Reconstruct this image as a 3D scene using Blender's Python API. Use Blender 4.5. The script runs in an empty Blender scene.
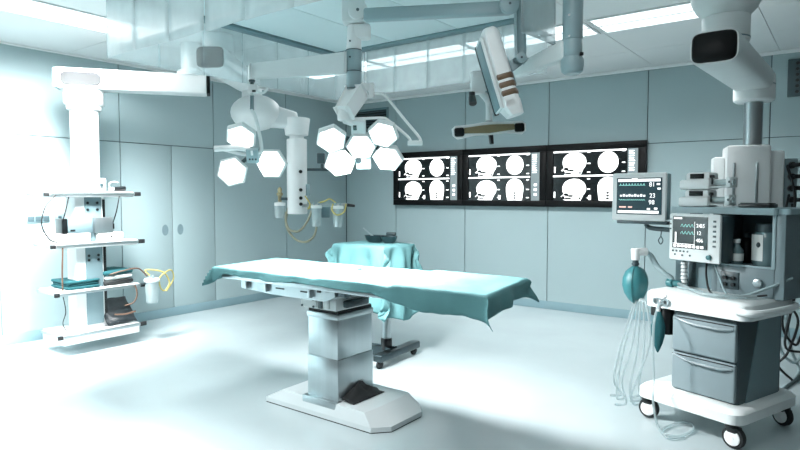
import bpy, bmesh, math, random
from mathutils import Vector, Matrix, noise
random.seed(7)
S = bpy.context.scene
COL = S.collection
PI = math.pi
V = Vector

# ------------------------------------------------------------------ camera
CAM_H = 1.4
FPX = 600.0
PITCH = math.atan(30 / 600.0)
YAW = math.atan(450 / 600.0)
Fh = V((-math.sin(YAW), math.cos(YAW), 0)); RV = V((math.cos(YAW), math.sin(YAW), 0)); UZ = V((0, 0, 1))
FW = Fh * math.cos(PITCH) - UZ * math.sin(PITCH)
UP = Fh * math.sin(PITCH) + UZ * math.cos(PITCH)
CAMP = V((0, 0, CAM_H))
def ray(px, py): return FW + RV * ((px - 400) / FPX) - UP * ((py - 225) / FPX)
def P(px, py, d): return CAMP + ray(px, py) * d          # measured sight line, at a chosen distance
def Pz(px, py, z):
    r = ray(px, py); return CAMP + r * ((z - CAM_H) / r.z)
def Px(px, py, x):
    r = ray(px, py); return CAMP + r * (x / r.x)
cd = bpy.data.cameras.new('camera'); cam = bpy.data.objects.new('camera', cd); COL.objects.link(cam)
cam.location = CAMP; cam.rotation_euler = (PI / 2 - PITCH, 0, YAW)
cd.sensor_width = 36; cd.lens = 36 * FPX / 800; cd.clip_end = 100
S.camera = cam

# ------------------------------------------------------------------ materials
def lin(h):
    h = h.lstrip('#'); o = []
    for i in (0, 2, 4):
        c = int(h[i:i + 2], 16) / 255
        o.append(c / 12.92 if c <= .04045 else ((c + .055) / 1.055) ** 2.4)
    return tuple(o)
def mat(name, hexc, rough=.5, metal=0., spec=.5, var=.04, scale=6., bump=0., bscale=60., emit=None, es=0., trans=0., coat=0., stretch=None):
    m = bpy.data.materials.new(name); m.use_nodes = True
    nt = m.node_tree; N = nt.nodes; L = nt.links
    b = N['Principled BSDF']
    c = lin(hexc)
    tc = N.new('ShaderNodeTexCoord')
    src = tc.outputs['Object']
    if stretch:
        mp = N.new('ShaderNodeMapping'); mp.inputs['Scale'].default_value = stretch
        L.new(src, mp.inputs['Vector']); src = mp.outputs['Vector']
    nz = N.new('ShaderNodeTexNoise'); nz.inputs['Scale'].default_value = scale; nz.inputs['Detail'].default_value = 4
    L.new(src, nz.inputs['Vector'])
    cr = N.new('ShaderNodeValToRGB')
    cr.color_ramp.elements[0].position = .3; cr.color_ramp.elements[1].position = .7
    cr.color_ramp.elements[0].color = tuple(max(0, x * (1 - var)) for x in c) + (1,)
    cr.color_ramp.elements[1].color = tuple(min(1, x * (1 + var)) for x in c) + (1,)
    L.new(nz.outputs['Fac'], cr.inputs['Fac']); L.new(cr.outputs['Color'], b.inputs['Base Color'])
    b.inputs['Roughness'].default_value = rough; b.inputs['Metallic'].default_value = metal
    b.inputs['Specular IOR Level'].default_value = spec
    b.inputs['Transmission Weight'].default_value = trans
    b.inputs['Coat Weight'].default_value = coat
    if bump:
        n2 = N.new('ShaderNodeTexNoise'); n2.inputs['Scale'].default_value = bscale; n2.inputs['Detail'].default_value = 6
        L.new(src, n2.inputs['Vector'])
        bp = N.new('ShaderNodeBump'); bp.inputs['Strength'].default_value = bump; bp.inputs['Distance'].default_value = .01
        L.new(n2.outputs['Fac'], bp.inputs['Height']); L.new(bp.outputs['Normal'], b.inputs['Normal'])
    if emit:
        b.inputs['Emission Color'].default_value = lin(emit) + (1,); b.inputs['Emission Strength'].default_value = es
    return m
def clear_mat(name, hexc, tr=.5, tl=.3, gl=.12, rough=.15):
    """clear or milky plastic: transparent, translucent and diffuse mixed, with a glossy skin"""
    m = bpy.data.materials.new(name); m.use_nodes = True
    nt = m.node_tree; N = nt.nodes; L = nt.links; N.remove(N['Principled BSDF'])
    out = N['Material Output']; c = lin(hexc) + (1,)
    t = N.new('ShaderNodeBsdfTransparent'); d = N.new('ShaderNodeBsdfDiffuse'); k = N.new('ShaderNodeBsdfTranslucent'); g = N.new('ShaderNodeBsdfGlossy')
    d.inputs['Color'].default_value = c; k.inputs['Color'].default_value = c; g.inputs['Roughness'].default_value = rough
    t.inputs['Color'].default_value = (.93, .98, .99, 1)
    nz = N.new('ShaderNodeTexNoise'); nz.inputs['Scale'].default_value = 3
    m1 = N.new('ShaderNodeMixShader'); m1.inputs[0].default_value = tl; L.new(d.outputs[0], m1.inputs[1]); L.new(k.outputs[0], m1.inputs[2])
    mr = N.new('ShaderNodeMapRange'); mr.inputs['To Min'].default_value = tr - .08; mr.inputs['To Max'].default_value = tr + .08
    L.new(nz.outputs['Fac'], mr.inputs['Value'])
    m2 = N.new('ShaderNodeMixShader'); L.new(mr.outputs[0], m2.inputs[0]); L.new(m1.outputs[0], m2.inputs[1]); L.new(t.outputs[0], m2.inputs[2])
    m3 = N.new('ShaderNodeMixShader'); m3.inputs[0].default_value = gl; L.new(m2.outputs[0], m3.inputs[1]); L.new(g.outputs[0], m3.inputs[2])
    L.new(m3.outputs[0], out.inputs['Surface'])
    return m
M = dict(
    wall=mat('wall_paint', '#9cb0b3', .38, spec=.4, var=.02, scale=1.5),
    seam=mat('seam_dark', '#39494d', .8),
    floor=mat('floor_vinyl', '#afbcbf', .25, spec=.5, var=.05, scale=1.2, bump=.02, bscale=300),
    ceil=mat('ceiling_panel', '#eef1f1', .6, var=.015, scale=1.),
    diffuser=mat('laminar_mesh', '#d3e4e6', .7, var=.02, scale=2),
    base=mat('skirting', '#7d9aa2', .4, var=.03),
    white=mat('white_enamel', '#f0f3f3', .3, var=.015),
    plastic=mat('white_plastic', '#e2e9e9', .4, var=.02),
    grey=mat('grey_enamel', '#8fa5aa', .38, var=.03),
    mid=mat('mid_grey_plastic', '#6f868c', .4, var=.03),
    drawer=mat('drawer_grey', '#76868b', .42, var=.03),
    tower=mat('tower_grey', '#66777c', .4, var=.03),
    slate=mat('slate_panel', '#36474c', .4, var=.04),
    frame=mat('teal_grey_profile', '#5f7a80', .4, var=.03),
    black=mat('black_plastic', '#0a0e10', .3, var=.1),
    rubber=mat('black_rubber', '#14191b', .75, var=.1),
    gloss=mat('black_gloss', '#040506', .45, spec=.2, var=.1),
    steel=mat('brushed_steel', '#b2bcbf', .28, metal=.9, var=.05, scale=20, stretch=(1, 1, .06)),
    dsteel=mat('dark_steel', '#4a565a', .3, metal=.9, var=.06, scale=14, stretch=(1, 1, .1)),
    basewhite=mat('plinth_enamel', '#cfd8da', .32, var=.02),
    cloth=mat('teal_drape', '#5f8c8f', .85, spec=.2, var=.05, scale=9, bump=.25, bscale=140),
    cloth2=mat('deep_teal_towel', '#215055', .9, spec=.2, var=.08, scale=20, bump=.4, bscale=160),
    bagteal=mat('teal_rubber', '#2b6b70', .45, var=.08, scale=25),
    tan=mat('tan_lens_face', '#7a6a50', .35, var=.06),
    brown=mat('brown_grip', '#6a5340', .35, var=.12, scale=30),
    brass=mat('brass', '#9c9072', .35, metal=.8, var=.05),
    hose=mat('olive_hose', '#8c8c78', .5, var=.06),
    yellow=mat('yellow_tube', '#b9ad62', .45, var=.05),
    redbrown=mat('brown_tube', '#5b4436', .45, var=.05),
    cable=mat('black_cable', '#101517', .5, var=.05),
    greycable=mat('grey_cable', '#8ba0a4', .5, var=.05),
    bag=mat('dark_bag', '#23292c', .28, var=.35, scale=12, bump=.6, bscale=18),
    glass=mat('amber_grey_jar', '#5f767a', .12, var=.05, coat=.4),
    label=mat('paper_label', '#d7dddb', .7, var=.03),
    lens=mat('lamp_lens', '#ffffff', .3, emit='#ffffff', es=2.6),
    troffer=mat('light_diffuser', '#ffffff', .4, emit='#f4fdff', es=2.2),
    scan=mat('scan_white', '#ffffff', .5, emit='#ffffff', es=1.6),
    scangrey=mat('scan_grey', '#4c585b', .5, emit='#c4d6da', es=.38),
    scanbg=mat('scan_background', '#0b1012', .2, emit='#0c1214', es=.3),
    monbg=mat('monitor_glow', '#26363c', .2, emit='#33484f', es=.55),
    trace_teal=mat('trace_teal', '#8fd8cf', .4, emit='#9fe0d6', es=.9),
    trace_pink=mat('trace_pink', '#e8b9ae', .4, emit='#efc3b8', es=.9),
    trace_white=mat('trace_white', '#ffffff', .4, emit='#ffffff', es=1.1),
    curtain=clear_mat('curtain_plastic', '#f2f7f7', .88, .55, .07, .25),
    curtainback=clear_mat('curtain_plastic_hazy', '#eef3f3', .66, .55, .1, .3),
    curtainfront=clear_mat('curtain_plastic_milky', '#fbfdfd', .45, .7, .08, .3),
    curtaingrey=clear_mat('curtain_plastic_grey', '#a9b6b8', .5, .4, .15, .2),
    clear=clear_mat('clear_plastic', '#e3eff0', .5, .4, .15, .1),
    tubing=clear_mat('milky_tubing', '#d3dfe0', .6, .5, .08, .2),
)

# ------------------------------------------------------------------ mesh builder
ROOTM = {}
def _axis_mat(p0, p1):
    d = (p1 - p0); L = d.length
    q = d.to_track_quat('Z', 'Y')
    return Matrix.Translation(p0) @ q.to_matrix().to_4x4(), L
def catmull(pts, n=6):
    pts = [V(p) for p in pts]
    if len(pts) < 3: return pts
    out = []
    for i in range(len(pts) - 1):
        a = pts[max(i - 1, 0)]; b = pts[i]; c = pts[i + 1]; d = pts[min(i + 2, len(pts) - 1)]
        for k in range(n):
            t = k / n; t2 = t * t; t3 = t2 * t
            out.append(.5 * ((2 * b) + (c - a) * t + (2 * a - 5 * b + 4 * c - d) * t2 + (3 * b - a - 3 * c + d) * t3))
    out.append(pts[-1]); return out
class MB:
    def __init__(self, m=None):
        self.bm = bmesh.new(); self.M = m.copy() if m else Matrix(); self.mi = 0
    def mesh(self, verts, faces, m=None):
        T = self.M @ m if m else self.M
        vs = [self.bm.verts.new(T @ V(v)) for v in verts]
        for f in faces:
            try:
                fc = self.bm.faces.new([vs[i] for i in f]); fc.material_index = self.mi
            except ValueError: pass
        return self
    def box(self, lo, hi, bev=0., m=None, seg=2):
        lo = V(lo); hi = V(hi)
        t = bmesh.new(); bmesh.ops.create_cube(t, size=1)
        for v in t.verts: v.co = V(((lo.x + hi.x) / 2 + v.co.x * (hi.x - lo.x), (lo.y + hi.y) / 2 + v.co.y * (hi.y - lo.y), (lo.z + hi.z) / 2 + v.co.z * (hi.z - lo.z)))
        if bev:
            bev = min(bev, .49 * min(abs(hi.x - lo.x), abs(hi.y - lo.y), abs(hi.z - lo.z)))
            bmesh.ops.bevel(t, geom=t.edges[:], offset=bev, segments=seg, affect='EDGES', profile=.5)
        self._take(t, m); return self
    def _take(self, t, m=None):
        T = self.M @ m if m else self.M
        t.verts.ensure_lookup_table(); t.verts.index_update()
        self.mesh([v.co.copy() for v in t.verts], [[v.index for v in f.verts] for f in t.faces], m)
        t.free()
    def beam(self, p0, p1, w, h, bev=.01, w1=None, h1=None, up=None):
        """box section beam between two points (w across, h up), may taper"""
        p0 = V(p0); p1 = V(p1); d = (p1 - p0); L = d.length; d.normalize()
        up = V(up) if up else UZ
        s = d.cross(up)
        if s.length < 1e-4: s = V((1, 0, 0))
        s.normalize(); u = s.cross(d)
        w1 = w1 or w; h1 = h1 or h
        t = bmesh.new(); bmesh.ops.create_cube(t, size=1)
        for v in t.verts:
            e = v.co.y > 0; c = v.co
            ww = w1 if e else w; hh = h1 if e else h
            v.co = p0 + d * (L if e else 0) + s * (c.x * ww) + u * (c.z * hh)
        if bev: bmesh.ops.bevel(t, geom=t.edges[:], offset=bev, segments=3, affect='EDGES', profile=.5)
        self._take(t); return self
    def cyl(self, p0, p1, r, r1=None, seg=24, bev=0.):
        p0 = V(p0); p1 = V(p1); m, L = _axis_mat(p0, p1); r1 = r if r1 is None else r1
        if bev: prof = [(0, 0), (r - bev, 0), (r - bev * .3, bev * .3), (r, bev), (r1, L - bev), (r1 - bev * .3, L - bev * .3), (r1 - bev, L), (0, L)]
        else: prof = [(0, 0), (r, 0), (r1, L), (0, L)]
        return self.lathe(prof, seg=seg, m=m)
    def lathe(self, prof, loc=(0, 0, 0), seg=24, m=None, sx=1., sy=1.):
        T = Matrix.Translation(V(loc)) if m is None else m
        vs = []; fs = []; rings = []
        for r, z in prof:
            if r < 1e-6: rings.append([len(vs)]); vs.append(V((0, 0, z)))
            else:
                rings.append(list(range(len(vs), len(vs) + seg)))
                vs += [V((r * sx * math.cos(2 * PI * k / seg), r * sy * math.sin(2 * PI * k / seg), z)) for k in range(seg)]
        for a, b in zip(rings, rings[1:]):
            if len(a) == 1 and len(b) == 1: continue
            for k in range(seg):
                k2 = (k + 1) % seg
                if len(a) == 1: fs.append([a[0], b[k], b[k2]][::-1] if False else [a[0], b[k2], b[k]])
                elif len(b) == 1: fs.append([a[k], a[k2], b[0]])
                else: fs.append([a[k], a[k2], b[k2], b[k]])
        return self.mesh(vs, fs, T)
    def tube(self, pts, r, seg=8, smooth=True, n=6, taper=None):
        pts = catmull(pts, n) if smooth else [V(p) for p in pts]
        vs = []; fs = []
        t0 = (pts[1] - pts[0]).normalized()
        nrm = t0.orthogonal().normalized()
        N = len(pts)
        for i, p in enumerate(pts):
            t = ((pts[min(i + 1, N - 1)] - pts[max(i - 1, 0)])).normalized()
            nrm = (nrm - t * nrm.dot(t)).normalized(); b = t.cross(nrm)
            rr = r if taper is None else r + (taper - r) * i / (N - 1)
            for k in range(seg):
                a = 2 * PI * k / seg; vs.append(p + nrm * (rr * math.cos(a)) + b * (rr * math.sin(a)))
        for i in range(N - 1):
            for k in range(seg):
                k2 = (k + 1) % seg; fs.append([i * seg + k, i * seg + k2, (i + 1) * seg + k2, (i + 1) * seg + k])
        fs.append(list(range(seg))[::-1]); fs.append([(N - 1) * seg + k for k in range(seg)])
        return self.mesh(vs, fs)
    def prism(self, poly, z0, z1, m=None, shrink=None):
        n = len(poly)
        top = poly if shrink is None else [(x * shrink, y * shrink) for x, y in poly]
        vs = [V((x, y, z0)) for x, y in poly] + [V((x, y, z1)) for x, y in top]
        fs = [list(range(n))[::-1], [n + i for i in range(n)]] + [[i, (i + 1) % n, n + (i + 1) % n, n + i] for i in range(n)]
        return self.mesh(vs, fs, m)
    def ball(self, c, rx, ry=None, rz=None, seg=20, rings=12, m=None):
        ry = ry or rx; rz = rz or rx
        prof = [(math.sin(PI * i / rings), -math.cos(PI * i / rings)) for i in range(rings + 1)]
        prof[0] = (0, -1); prof[-1] = (0, 1)
        T = Matrix.Translation(V(c)) @ (m or Matrix()) @ Matrix.Diagonal((rx, ry, rz, 1))
        return self.lathe(prof, seg=seg, m=T)
    def build(self, name, mats, parent=None, world=False, smooth=35, label=None, kind=None):
        if not isinstance(mats, (list, tuple)): mats = [mats]
        bmesh.ops.recalc_face_normals(self.bm, faces=self.bm.faces[:])
        me = bpy.data.meshes.new(name); self.bm.to_mesh(me); self.bm.free()
        if parent is not None and world: me.transform(rootm(parent).inverted())
        for m in mats: me.materials.append(m)
        for p in me.polygons: p.use_smooth = True
        me.set_sharp_from_angle(angle=math.radians(smooth))
        o = bpy.data.objects.new(name, me); COL.objects.link(o)
        if parent is not None:
            o.parent = parent
        if label: o['label'] = label
        if kind: o['kind'] = kind
        return o
def rootm(o):
    while o.parent is not None: o = o.parent
    return Matrix.Translation(o.location) @ o.rotation_euler.to_matrix().to_4x4()
def thing(name, label, cat, loc=(0, 0, 0), rz=0., group=None):
    o = bpy.data.objects.new(name, None); COL.objects.link(o)
    o.empty_display_size = .1
    o.location = loc; o.rotation_euler = (0, 0, rz); tag(o, label, cat, group); return o
def tag(o, label, cat, group=None):
    o['label'] = label; o['category'] = cat
    if group: o['group'] = group
    return o
def recenter(o, c):
    """move a single-mesh thing's origin to c, geometry stays"""
    o.data.transform(Matrix.Translation(-V(c))); o.location = V(c); return o
def copy_tree(o, parent=None):
    c = o.copy(); COL.objects.link(c)
    if parent is not None: c.parent = parent
    for ch in list(o.children): copy_tree(ch, c)
    return c
def struct(name, mb, mats, parent=None, **k):
    o = mb.build(name, mats, parent, **k)
    o['kind'] = 'structure'; return o
def frame(o, xdir, zdir):
    """matrix with origin o, z axis zdir, x axis close to xdir"""
    z = V(zdir).normalized(); x = V(xdir); x = (x - z * x.dot(z)).normalized(); y = z.cross(x)
    m = Matrix((x, y, z)).transposed().to_4x4(); m.translation = V(o); return m
def text_into(mb, s, size, m):
    """letters as flat geometry, added to mb (x right, y up of matrix m)"""
    cu = bpy.data.curves.new('lettering', 'FONT'); cu.body = s; cu.size = size; cu.extrude = .0006
    ob = bpy.data.objects.new('lettering', cu); COL.objects.link(ob)
    me = ob.to_mesh()
    mb.mesh([v.co.copy() for v in me.vertices], [list(p.vertices) for p in me.polygons], m)
    ob.to_mesh_clear(); bpy.data.objects.remove(ob); bpy.data.curves.remove(cu)

# ------------------------------------------------------------------ setting
XW, YW, ZC = -6.25, 6.95, 2.8
XE, YE = 2.2, -1.6
b = MB(); b.box((XW - .2, YE, -.1), (XE, YW + .2, 0)); struct('floor', b, M['floor'])
# left wall: dark core, panels in front with open joints
b = MB(); b.box((XW - .2, YE, 0), (XW - .02, YW + .2, ZC + .1)); b.mi = 1
ys = [YE, -.16, 1.0, 2.19, 3.355, 4.533, 5.712, 6.945]; g = .005
for a, c in zip(ys, ys[1:]):
    x0, x1 = XW - .021, XW
    if abs(a - 3.355) < .01:
        b.box((x0, a + g, 1.97), (x1, c - g, ZC))
    elif a < 3.3:
        b.box((x0, a + g, 0), (x1, c - g, 1.962)); b.box((x0, a + g, 1.97), (x1, c - g, ZC))
    else: b.box((x0, a + g, 0), (x1, c - g, ZC))
struct('wall_left', b, [M['seam'], M['wall']])
b = MB(); b.box((XW - .02, YW + .02, 0), (XE, YW + .2, ZC + .1)); b.mi = 1
xs = [XW + .002, -5.285, -4.125, -2.954, -1.81, -.657, .5, 1.66, XE]
for i, (a, c) in enumerate(zip(xs, xs[1:])):
    if i >= 4:
        b.box((a + g, YW, 0), (c - g, YW + .021, 1.962)); b.box((a + g, YW, 1.97), (c - g, YW + .021, ZC))
    else: b.box((a + g, YW, 0), (c - g, YW + .021, ZC))
struct('wall_back', b, [M['seam'], M['wall']])
for n, (a, c) in enumerate(((3.355, 3.957), (3.957, 4.533))):
    b = MB(); b.box((XW - .015, a + .005, .1), (XW + .002, c - .004, 1.962), .002)
    d = struct('door_%d' % (n + 1), b, M['wall'])
    yc = 3.862 if n == 0 else 4.055
    h = MB(); mm = Matrix.Translation((XW + .001, yc, 1.0)) @ Matrix.Rotation(PI / 2, 4, 'Y')
    h.lathe([(0, 0), (.045, 0), (.05, .004), (.045, .007), (.036, .004), (0, .003)], m=mm, sx=1.25, sy=.8, seg=24)
    h.build('recessed_handle', M['mid'], d)
# skirtings
b = MB(); b.box((XW, YE, 0), (XW + .012, YW, .1), .003); struct('baseboard_left', b, M['base'])
b = MB(); b.box((XW + .012, YW - .012, 0), (XE, YW, .1), .003); struct('baseboard_back', b, M['base'])
# cove strips where walls meet the ceiling
b = MB(); b.box((XW, YW - .03, ZC - .035), (XE, YW, ZC), .008); b.box((XW, YE, ZC - .02), (XW + .02, YW - .03, ZC), .006); struct('trim_1', b, M['white'])
# ceiling in panels with openings for the lights
LW = .46
lights_back = [(-5.2, -4.07), (-4.05, -2.92), (-2.9, -1.77), (-1.73, -.6)]
b = MB(); b.box((XW - .2, YE, ZC + .02), (XE, YW + .2, ZC + .1)); b.mi = 1
cx = [XW, -5.2, -4.06, -2.91, -1.75, -.59, .55, XE]; cyy = [YE, -.66, .49, 1.66, 2.83, 3.8, 4.79, 5.26, 6.1, YW]
for x0, x1 in zip(cx, cx[1:]):
    for y0, y1 in zip(cyy, cyy[1:]):
        b.box((x0 + .003, y0 + .003, ZC), (x1 - .003, y1 - .003, ZC + .021))
struct('ceiling', b, [M['seam'], M['ceil']])
# laminar flow field: profile frame and mesh ceiling inside the curtain
CX0, CX1, CY0, CY1 = -4.15, -1.93, 2.15, 4.46
b = MB()
b.box((CX0 - .02, CY0, ZC - .03), (CX0 + .09, CY1, ZC), .004); b.box((CX0 + .09, CY1 - .1, ZC - .03), (-2.17, CY1 + .01, ZC), .004); b.box((CX0 + .09, CY0 - .01, ZC - .03), (CX1, CY0 + .04, ZC), .004)
struct('trim_2', b, M['frame'])
b = MB()
for k in range(3):
    x0 = CX0 + .1 + k * .69; x1 = min(x0 + .68, CX1 - .03)
    b.box((x0, CY0 + .04, ZC - .012), (x1, CY1 - .1, ZC - .001), .002)
struct('trim_3', b, M['diffuser'])

# ceiling lights
def ceiling_light(x0, x1, y0, y1, label, along, es=1):
    t = thing('ceiling_light', label, 'ceiling light', ((x0 + x1) / 2, (y0 + y1) / 2, ZC), 0, 'recessed ceiling lights')
    hx, hy = (x1 - x0) / 2, (y1 - y0) / 2
    f = MB()
    for a in ((-hx, -hy, hx, -hy + .02), (-hx, hy - .02, hx, hy), (-hx, -hy + .02, -hx + .02, hy - .02), (hx - .02, -hy + .02, hx, hy - .02)):
        f.box((a[0], a[1], -.012), (a[2], a[3], 0), .002)
    if along == 'x': f.box((-hx + .02, -.012, -.012), (hx - .02, .012, 0), .002)
    else: f.box((-.012, -hy + .02, -.012), (.012, hy - .02, 0), .002)
    f.build('frame', M['white'], t)
    d = MB(); d.box((-hx + .02, -hy + .02, -.007), (hx - .02, hy - .02, 0)); d.build('diffuser', M['troffer'], t)
    return t
LBL = ['ceiling light at the far left end of the row along the back wall', 'ceiling light second from the left in the row behind the hanging curtain',
       'ceiling light seen just left of the tracking camera post, through curtain', 'bright ceiling light beside the arm over the anaesthesia machine']
for (x0, x1), lb in zip(lights_back, LBL): ceiling_light(x0, x1, 4.795, 5.255, lb, 'x')
LBL = ['ceiling light in the left row, in view near the picture edge', 'ceiling light in the left row, next one towards the viewer', 'ceiling light in the left row, nearest the viewer']
for (y0, y1), lb in zip(((1.68, 2.81), (.51, 1.64), (-.64, .47)), LBL): ceiling_light(-5.18, -4.72, y0, y1, lb, 'y')  # left row added, stands in for the strong light at left

LBL = ['ceiling light in the right row above the anaesthesia machine side', 'ceiling light in the right row, next one towards the viewer']
for (y0, y1), lb in zip(((1.68, 2.81), (.51, 1.64)), LBL): ceiling_light(-1.36, -.9, y0, y1, lb, 'y')  # unseen right row, added to light the machine front from above
# hanging curtain of clear strips round the laminar field
t = thing('air_curtain', 'rectangular skirt of clear plastic strips hanging from the ceiling above the operating table', 'curtain', ((CX0 + CX1) / 2, (CY0 + CY1) / 2, ZC))
def strip(p0, p1, z0, z1, tilt, m='curtain'):
    p0 = V(p0); p1 = V(p1); d = (p1 - p0); L = d.length; d.normalize(); nn = V((-d.y, d.x, 0))
    mb = MB(); vs = []; fs = []; nx, nz = 8, 6
    ph = random.random() * 6
    for j in range(nz + 1):
        for i in range(nx + 1):
            u = i / nx; w = j / nz
            q = p0 + d * (L * u) + nn * ((.007 * math.sin(u * PI + ph) * (1 - w)) + tilt * (u - .5) * .02)
            vs.append((q.x, q.y, z0 + (z1 - z0) * w))
    for j in range(nz):
        for i in range(nx):
            a = j * (nx + 1) + i; fs.append([a, a + 1, a + nx + 2, a + nx + 1])
    mb.mesh(vs, fs); o = mb.build('strip', M[m], t, world=True)
    s = o.modifiers.new('thickness', 'SOLIDIFY'); s.thickness = .003
ZT, ZB = ZC - .03, 2.35
n = 6
for k in range(n): strip((CX0, CY0 + (CY1 - CY0) * k / n, 0), (CX0, CY0 + (CY1 - CY0) * (k + 1.04) / n, 0), ZB, ZT, .5)
n = 6
for k in range(n):
    strip((CX0 + (CX1 - CX0) * k / n + (.04 if k == 1 else 0), CY1, 0), (CX0 + (CX1 - CX0) * (k + 1.03) / n, CY1, 0), ZB, ZT, .5, 'curtainback')
n = 7
for k in range(n): strip((CX0 + (-1.55 - CX0) * k / n, CY0, 0), (CX0 + (-1.55 - CX0) * (k + 1.03) / n, CY0, 0), ZB, ZT, -.5, 'curtainfront')
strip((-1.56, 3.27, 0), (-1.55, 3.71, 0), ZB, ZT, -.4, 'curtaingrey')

# ------------------------------------------------------------------ wall fittings
# louvred vent high on back wall near the corner
t = thing('air_vent', 'dark louvred air vent high on the back wall near the corner', 'air vent', (-5.74, YW, 2.26))
b = MB(); b.box((-.32, -.02, 0), (.32, 0, .03), .003); b.box((-.32, -.02, .39), (.32, 0, .42), .003); b.box((-.32, -.02, .03), (-.29, 0, .39), .003); b.box((.29, -.02, .03), (.32, 0, .39), .003); b.build('frame', M['frame'], t)
b = MB(); b.box((-.29, -.006, .03), (.29, 0, .39)); b.build('backing', M['black'], t)
b = MB()
for k in range(9): b.box((-.29, -.004, -.016), (.29, .002, .016), 0, Matrix.Translation((0, -.011, .05 + k * .04)) @ Matrix.Rotation(math.radians(-35), 4, 'X'))
b.build('louvres', M['slate'], t)
t = thing('air_vent', 'grey perforated air vent high on the back wall at the right edge', 'air vent', (-.27, YW, 2.345))
b = MB(); b.box((-.25, -.025, 0), (.25, 0, .36), .006); b.build('frame', M['slate'], t)
b = MB()
for i in range(7):
    for k in range(6): b.cyl((-.17 + i * .057, -.024, .045 + k * .054), (-.17 + i * .057, -.029, .045 + k * .054), .016, seg=10)
b.build('perforations', M['black'], t)

# three wall displays with scans
def ellipse(cx, cz, rx, rz, n=28): return [(cx + rx * math.cos(2 * PI * k / n), cz + rz * math.sin(2 * PI * k / n)) for k in range(n)]
def display(x0, x1, label):
    w = x1 - x0; h = .745
    t = thing('wall_display', label, 'display', ((x0 + x1) / 2, YW, 1.257), 0, 'scan displays on the back wall')
    f = MB(); bz = .085
    f.box((-w / 2 + .002, -.07, 0), (w / 2 - .002, 0, .075), .004); f.box((-w / 2 + .002, -.07, h - .075), (w / 2 - .002, 0, h), .004)
    f.box((-w / 2 + .002, -.07, .075), (-w / 2 + bz, 0, h - .075), .004); f.box((w / 2 - bz, -.07, .075), (w / 2 - .002, 0, h - .075), .004)
    f.build('bezel', M['gloss'], t)
    s = MB(); sw, sh = w - 2 * bz, h - .15
    s.box((-sw / 2, -.055, .075), (sw / 2, -.02, h - .075)); sc = s.build('screen', M['scanbg'], t)
    # matrix: x right, y up, z towards the room
    mm = Matrix(((1, 0, 0, -sw / 2), (0, 0, -1, -.0552), (0, 1, 0, .075), (0, 0, 0, 1)))
    def fx(u): return u * sw
    def fy(v): return v * sh
    e1, e2, e3 = 0, .0012, .0024
    for row, vc in ((0, .69), (1, .2)):
        rz_ = .235 * sh if row == 0 else .215 * sh
        # lateral head
        q = MB(mm); c = fx(.265); cz = fy(vc + .06 if row == 0 else vc + .03)
        poly = []
        r = .145 * sw
        for k in range(30):
            a = math.radians(-40 + k * (245 / 29)); poly.append((c + r * math.cos(a), cz + .37 * sh * .5 * math.sin(a) + .02 * sh * (math.sin(a) > 0)))
        bot = fy(.515 if row == 0 else .005)
        poly += [(c - .13 * sw, cz - .1 * sh), (c - .165 * sw, cz - .15 * sh), (c - .12 * sw, cz - .19 * sh), (c - .15 * sw, bot + .02 * sh), (c - .1 * sw, bot), (c + .08 * sw, bot), (c + .1 * sw, cz - .16 * sh)]
        q.mi = 0; q.prism(poly, e1, e2)
        q.mi = 1
        for (dx, dz, rx, rz) in ((-.1, -.12, .03, .03), (-.045, -.15, .045, .02), (-.075, -.205, .05, .018), (-.135, -.19, .02, .04), (.07, -.2, .012, .025)):
            q.prism(ellipse(c + dx * sw, cz + dz * sh * (1 if row == 0 else .9), rx * sw, rz * sh, 12), e2, e3)
        q.build('scan_image', [M['scan'], M['scanbg']], sc)
        # frontal head
        q = MB(mm); c = fx(.665)
        if row == 0: q.prism(ellipse(c, fy(.745), .118 * sw, .205 * sh, 36), e1, e2)
        else:
            poly = [(c + .118 * sw * math.cos(math.radians(a)), fy(.27) + .19 * sh * math.sin(math.radians(a))) for a in range(0, 181, 9)]
            poly += [(c - .118 * sw, fy(.2)), (c - .1 * sw, fy(.005)), (c + .1 * sw, fy(.005)), (c + .118 * sw, fy(.2))]
            q.prism(poly, e1, e2); q.mi = 1
            for dz in (.155, .1, .05): q.prism(ellipse(c, fy(dz), .02 * sw, .02 * sh, 10), e2, e3)
        q.build('scan_image', [M['scan'], M['scanbg']], sc)
    q = MB(mm)
    q.prism([(0, fy(.955)), (fx(.87), fy(.955)), (fx(.87), fy(.985)), (0, fy(.985))], e1, e2)
    q.prism([(0, fy(.475)), (fx(.87), fy(.475)), (fx(.87), fy(.505)), (0, fy(.505))], e1, e2)
    for vx in (.44, .84):
        for vz in (.94, .72, .55, .42, .22, .05): q.prism([(fx(vx - .018), fy(vz)), (fx(vx + .018), fy(vz)), (fx(vx + .018), fy(vz) + .012), (fx(vx - .018), fy(vz) + .012)], e1, e2)
    for vz in (.06, .56): q.prism([(fx(.012), fy(vz)), (fx(.03), fy(vz)), (fx(.03), fy(vz + .12)), (fx(.012), fy(vz + .12))], e1, e2)
    q.prism([(fx(.44), fy(.02)), (fx(.47), fy(.02)), (fx(.47), fy(.11)), (fx(.44), fy(.11))], e1, e2)
    q.build('scan_markings', M['scan'], sc)
    q = MB(mm); q.prism([(fx(.885), 0), (fx(1), 0), (fx(1), fy(.985)), (fx(.885), fy(.985))], e1, e2); q.mi = 1
    for k in range(9): q.prism([(fx(.9), fy(.93 - k * .045)), (fx(.9 + .03 + .05 * random.random()), fy(.93 - k * .045)), (fx(.9 + .06), fy(.95 - k * .045)), (fx(.9), fy(.95 - k * .045))], e2, e3)
    for k in range(3): q.prism([(fx(.925), fy(.1 + k * .1)), (fx(.96), fy(.1 + k * .1)), (fx(.96), fy(.15 + k * .1)), (fx(.925), fy(.15 + k * .1))], e2, e3)
    q.build('side_menu', [M['scangrey'], M['scan']], sc)
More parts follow.
